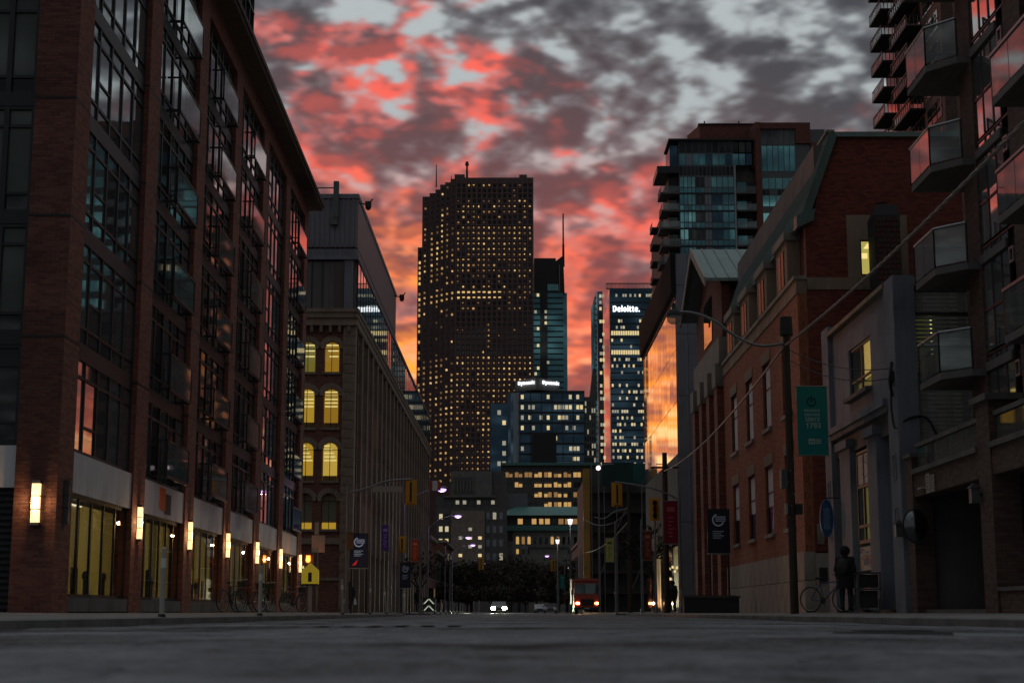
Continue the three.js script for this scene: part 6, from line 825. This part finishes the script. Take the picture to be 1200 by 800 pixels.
{ // box truck facing the camera
  const x = 6.5, d = 145, T = thing('delivery_truck', 'red fronted delivery truck with lit headlights parked at the right kerb', 'truck', [x, 0, d]), w = 1.22;
  bx(T, 'cargo_box', std([0.28, 0.10, 0.06], 0.6), x - w - 0.12, x + w + 0.12, 0.9, 3.25, d + 1.6, d + 6.5); mg(T, 'cab', M.redPaint, [hex([x - w, 0.55, d], [x + w, 0.55, d], [x + w, 0.55, d + 1.6], [x - w, 0.55, d + 1.6], [x - w, 1.75, d - 0.02], [x + w, 1.75, d - 0.02], [x + w, 1.75, d + 1.6], [x - w, 1.75, d + 1.6]), hex([x - w, 1.75, d], [x + w, 1.75, d], [x + w, 1.75, d + 1.6], [x - w, 1.75, d + 1.6], [x - w + 0.08, 3.0, d + 0.25], [x + w - 0.08, 3.0, d + 0.25], [x + w - 0.08, 3.0, d + 1.6], [x - w + 0.08, 3.0, d + 1.6])]);
  mg(T, 'windscreen', glassy([0.03, 0.05, 0.055]), [hex([x - w + 0.14, 1.85, d - 0.02], [x + w - 0.14, 1.85, d - 0.02], [x + w - 0.14, 1.85, d + 0.1], [x - w + 0.14, 1.85, d + 0.1], [x - w + 0.22, 2.75, d + 0.17], [x + w - 0.22, 2.75, d + 0.17], [x + w - 0.22, 2.75, d + 0.3], [x - w + 0.22, 2.75, d + 0.3])]); bx(T, 'roof_visor', M.redPaint, x - w, x + w, 2.98, 3.1, d + 0.1, d + 1.6);
  bx(T, 'grille', M.black, x - 0.6, x + 0.6, 0.8, 1.35, d - 0.06, d - 0.021); bx(T, 'bumper', M.dark, x - w - 0.05, x + w + 0.05, 0.4, 0.62, d - 0.15, d - 0.03); bx(T, 'licence_plate', M.post, x - 0.24, x + 0.24, 0.46, 0.58, d - 0.17, d - 0.152);
  for (const s of [-1, 1]) { mg(T, 'headlight', glow([1, 0.36, 0.10], 9), [ball([x + s * 0.88, 0.98, d - 0.04], 0.13, 1.5, 0.9, 0.4)]); beam([x + s * 0.88, 0.98, d - 0.2], [1, 0.45, 0.15], 60); bx(T, 'side_mirror', M.dark, x + s * 1.28, x + s * 1.45, 1.75, 2.2, d + 0.1, d + 0.2); wheel(T, x + s * 1.0, d + 0.9, 0.45, 0.28); wheel(T, x + s * 1.0, d + 5.0, 0.45, 0.28); }
}
// ---------- people ----------
function person(label, x, d, height, turn, stride, extras) {
  const T = thing('person', label, 'person', [x, 0.22, d], null, turn), k = height / 1.75, res = 84, size = 2.0;
  const J = { head: [0, 1.62, 0.02], neck: [0, 1.47, 0], chest: [0, 1.28, 0], belly: [0, 1.05, 0.01], hip: [0, 0.92, 0], sl: [-0.19, 1.4, 0], sr: [0.19, 1.4, 0], el: [-0.27, 1.13, -0.03], er: [0.27, 1.13, 0.02], hl: [-0.24, 0.9, 0.08], hr: [0.24, 0.9, 0.06], tl: [-0.1, 0.9, 0], tr: [0.1, 0.9, 0], kl: [-0.11, 0.49, 0.05 + stride * 0.16], kr: [0.11, 0.49, 0.02 - stride * 0.06], al: [-0.11, 0.08, stride * 0.2], ar: [0.11, 0.08, -stride * 0.3], fl: [-0.12, 0.04, 0.14 + stride * 0.2], fr: [0.13, 0.05, 0.12 - stride * 0.3] };
  const B = [['chest', 'belly', 0.19, 0.18], ['belly', 'hip', 0.18, 0.17], ['chest', 'neck', 0.12, 0.07], ['neck', 'head', 0.065, 0.09], ['head', 'head', 0.115, 0.115], ['sl', 'sr', 0.085, 0.085], ['sl', 'el', 0.075, 0.06], ['el', 'hl', 0.06, 0.042], ['sr', 'er', 0.075, 0.06], ['er', 'hr', 0.06, 0.042], ['tl', 'kl', 0.105, 0.075], ['kl', 'al', 0.072, 0.05], ['tr', 'kr', 0.105, 0.075], ['kr', 'ar', 0.072, 0.05], ['al', 'fl', 0.052, 0.045], ['ar', 'fr', 0.052, 0.045]];
  for (const s of ['l', 'r']) for (let i = 0; i < 4; i++) { const h = J['h' + s], sx = s === 'l' ? -1 : 1; J['p' + s + i] = [h[0] + sx * 0.005, h[1] - 0.07, h[2] - 0.03 + i * 0.022]; J['q' + s + i] = [h[0] - sx * 0.02, h[1] - 0.15 + Math.abs(i - 1.5) * 0.012, h[2] - 0.025 + i * 0.022]; B.push(['h' + s, 'p' + s + i, 0.02, 0.014], ['p' + s + i, 'q' + s + i, 0.012, 0.009]); }
  const mc = new MarchingCubes(res, new THREE.MeshBasicMaterial(), false, false, 120000); mc.isolation = 0;
  const sm = (a, b, q) => { const h = Math.max(q - Math.abs(a - b), 0) / q; return Math.min(a, b) - h * h * q * 0.25; };
  for (let z = 0; z < res; z++) for (let y = 0; y < res; y++) for (let xx = 0; xx < res; xx++) {
    const p = [(xx - res / 2) / (res / 2) * size / 2, (y - res / 2) / (res / 2) * size / 2 + 0.9, (z - res / 2) / (res / 2) * size / 2]; let v = 9;
    if (Math.abs(p[0]) < 0.45 && Math.abs(p[2]) < 0.6) for (const [a, b, ra, rb] of B) { const A = J[a], C2 = J[b], ba = [C2[0] - A[0], C2[1] - A[1], C2[2] - A[2]], pa = [p[0] - A[0], p[1] - A[1], p[2] - A[2]], bb = ba[0] * ba[0] + ba[1] * ba[1] + ba[2] * ba[2], t = bb ? clamp((pa[0] * ba[0] + pa[1] * ba[1] + pa[2] * ba[2]) / bb) : 0; const wx = a === 'chest' || a === 'belly' ? 0.85 : 1; v = sm(v, Math.hypot((pa[0] - ba[0] * t) * wx, pa[1] - ba[1] * t, pa[2] - ba[2] * t) - lerp(ra, rb, t), 0.035); }
    mc.field[xx + y * res + z * res * res] = -v;
  }
  mc.update(); const n = mc.count, pos = mc.positionArray.slice(0, n * 3), g = new THREE.BufferGeometry(); for (let i = 0; i < n * 3; i += 3) { pos[i] *= size / 2 * k; pos[i + 1] = (pos[i + 1] * size / 2 + 0.9) * k; pos[i + 2] *= size / 2 * k; }
  g.setAttribute('position', new THREE.BufferAttribute(pos, 3)); g.setAttribute('normal', new THREE.BufferAttribute(mc.normalArray.slice(0, n * 3), 3)); const col = new Float32Array(n * 3); for (let i = 0; i < n; i++) { const y = pos[i * 3 + 1] / k, c = y > 1.5 || (y < 0.86 && Math.abs(pos[i * 3]) > 0.2 * k) ? [0.30, 0.17, 0.12] : y > 0.88 ? [0.014, 0.014, 0.018] : y > 0.1 ? [0.018, 0.02, 0.03] : [0.01, 0.01, 0.01]; col.set(c, i * 3); } g.setAttribute('color', new THREE.BufferAttribute(col, 3)); g.setAttribute('uv', new THREE.BufferAttribute(new Float32Array(n * 2), 2));
  const body = cast(new THREE.Mesh(g, new THREE.MeshStandardMaterial({ vertexColors: true, roughness: 0.9 }))); body.name = 'body'; T.add(body);
  const loc = { org: new THREE.Vector3(), add: (m) => T.add(m) };
  mg(loc, 'coat', M.cloth, [new THREE.LatheGeometry([[0.25, 0.62], [0.235, 0.9], [0.215, 1.1], [0.225, 1.3], [0.16, 1.45], [0.09, 1.5]].map(([a, b]) => new THREE.Vector2(a * k, b * k)), 20).scale(1, 1, 0.72)]);
  mg(loc, 'hood', M.cloth, [new THREE.SphereGeometry(0.15 * k, 16, 12, 0.9, Math.PI * 2 - 1.8).rotateY(Math.PI).translate(0, 1.64 * k, 0)]);
  mg(loc, 'nose', M.skin, [ball([0, 1.62 * k, -0.15 * k], 0.022 * k, 0.8, 1.2, 1)]);
  extras?.(loc, k); return T;
}
person('person in a dark hooded coat standing by the bicycle and grey shop', 9.05, 43.4, 1.74, 2.6, 0.0, (L) => { mg(L, 'backpack', M.dark, [new THREE.SphereGeometry(0.2, 12, 10).scale(0.85, 1.15, 0.5).translate(0, 1.2, -0.2)]); });
person('pedestrian in dark clothes carrying pale shopping bags at the side street', -10.0, 95, 1.76, 0.4, 0.9, (L) => { const bag = (x, c) => mg(L, 'shopping_bag', std(c, 0.7), [hex([x - 0.1, 0.42, -0.12], [x + 0.1, 0.42, -0.12], [x + 0.1, 0.42, 0.12], [x - 0.1, 0.42, 0.12], [x - 0.07, 0.76, -0.05], [x + 0.07, 0.76, -0.05], [x + 0.07, 0.76, 0.05], [x - 0.07, 0.76, 0.05])]); bag(0.3, [0.6, 0.6, 0.62]); bag(-0.3, [0.3, 0.42, 0.5]); });
person('far pedestrian in dark clothes on the left pavement beyond the chevron board', -7.6, 122, 1.75, 0.2, 0.6); person('far pedestrian in dark clothes on the right pavement under the rust banner', 8.9, 90, 1.72, 2.9, 0.5);
// ---------- trees at the end of the street ----------
function tree(label, x, d, h, cr, seed, leafy, group = 'street trees at the end of the street', low = true) {
  const T = thing('street_tree', label, 'tree', [x, 0.1, d], group), r = rng(seed), wood = [], tips = [];
  const grow = (p, dir, len, rad, lv) => { const q = [p[0] + dir[0] * len, p[1] + dir[1] * len, p[2] + dir[2] * len]; wood.push(rod(p, q, rad, rad * 0.66, lv > 2 ? 4 : 6)); if (lv >= 2) tips.push(q); if (lv >= 4) return; const n = lv === 0 ? 5 : 3 + (r() < 0.5 ? 1 : 0); for (let i = 0; i < n; i++) { const a = r() * 6.28, sp = 0.5 + r() * 0.75, v = [dir[0] + Math.cos(a) * sp, dir[1] + 0.02 + (r() - 0.45) * 0.6, dir[2] + Math.sin(a) * sp], l = Math.hypot(...v); grow(q, v.map((c) => c / l), len * (low ? 0.72 + r() * 0.22 : 0.62 + r() * 0.2), rad * 0.6, lv + 1); } };
  grow([x, 0.1, d], [0, 1, 0], h * (low ? 0.17 : 0.3), h * 0.022, 0);
  mg(T, 'trunk', M.bark, wood);
  const quads = [], count = Math.round(leafy * tips.length); const pos = [], nor = [], uv = [];
  for (let i = 0; i < count; i++) { const t = tips[Math.floor(r() * tips.length)], c = new THREE.Vector3(t[0] + (r() - 0.5) * cr * 0.35, t[1] + (r() - 0.5) * cr * 0.3, -t[2] + (r() - 0.5) * cr * 0.35), a = new THREE.Vector3(r() - 0.5, r() - 0.5, r() - 0.5).normalize().multiplyScalar(0.1 + r() * 0.09), b = new THREE.Vector3(r() - 0.5, r() - 0.5, r() - 0.5).cross(a).normalize().multiplyScalar(0.09 + r() * 0.08), nn = a.clone().cross(b).normalize(); for (const [s, u] of [[-1, -1], [1, -1], [1, 1], [-1, -1], [1, 1], [-1, 1]]) { pos.push(c.x + a.x * s + b.x * u, c.y + a.y * s + b.y * u, c.z + a.z * s + b.z * u); nor.push(nn.x, nn.y, nn.z); uv.push(s, u); } }
  const g = new THREE.BufferGeometry(); g.setAttribute('position', new THREE.Float32BufferAttribute(pos, 3)); g.setAttribute('normal', new THREE.Float32BufferAttribute(nor, 3)); g.setAttribute('uv', new THREE.Float32BufferAttribute(uv, 2)); mg(T, 'crown', seed % 2 ? M.leaf : M.leafB, [g]);
}
[[-8.6, 232, 13, 'bushy autumn tree before the concrete office block'], [-7.4, 262, 15, 'tall thin leaved tree behind the left street lights'], [-2.2, 300, 17, 'broad dark tree closing the middle of the street'], [-9, 300, 15, 'dark tree at the left beyond the low shops'], [3.8, 292, 15, 'dark tree before the copper roofed hall'], [7.6, 236, 12, 'sparse autumn tree beyond the right lantern lamps'], [9.5, 275, 15, 'tall dark tree left of the yellow mast'], [0.6, 340, 18, 'large dark tree deepest in the street'], [-5, 345, 17, 'large dark tree between the violet lamps'], [6, 330, 16, 'large dark tree beyond the lantern lamps'], [10.4, 205, 11, 'low tree behind the delivery truck']].forEach(([x, d, h, label], i) => tree(label, x, d, h, h * 0.36, 700 + i, 7));
[[-9.8, 215, 6.5], [-7.6, 246, 6], [-4.2, 285, 7.5], [1.8, 306, 8], [5.6, 262, 6.5], [9.2, 222, 6], [-1, 322, 8], [8.2, 300, 8]].forEach(([x, d, h], i) => tree(['low bushy tree by the low brick shop', 'low tree under the second violet light', 'low spreading tree left of the road end', 'low spreading tree at the road end', 'low tree behind the grey parked car', 'low dense tree behind the truck', 'low broad tree at the very end of the road', 'low tree by the long dark shop row'][i], x, d, h, h * 0.5, 760 + i, 9));
tree('small bare tree before the mirrored office', 8.9, 101, 7, 1.6, 802, 0.15, 'young trees on the right pavement', false); tree('small bare tree beside the old warehouse', -9.2, 150, 7, 2, 803, 0.3, 'young trees on the left pavement', false);

renderer.render(scene, camera);
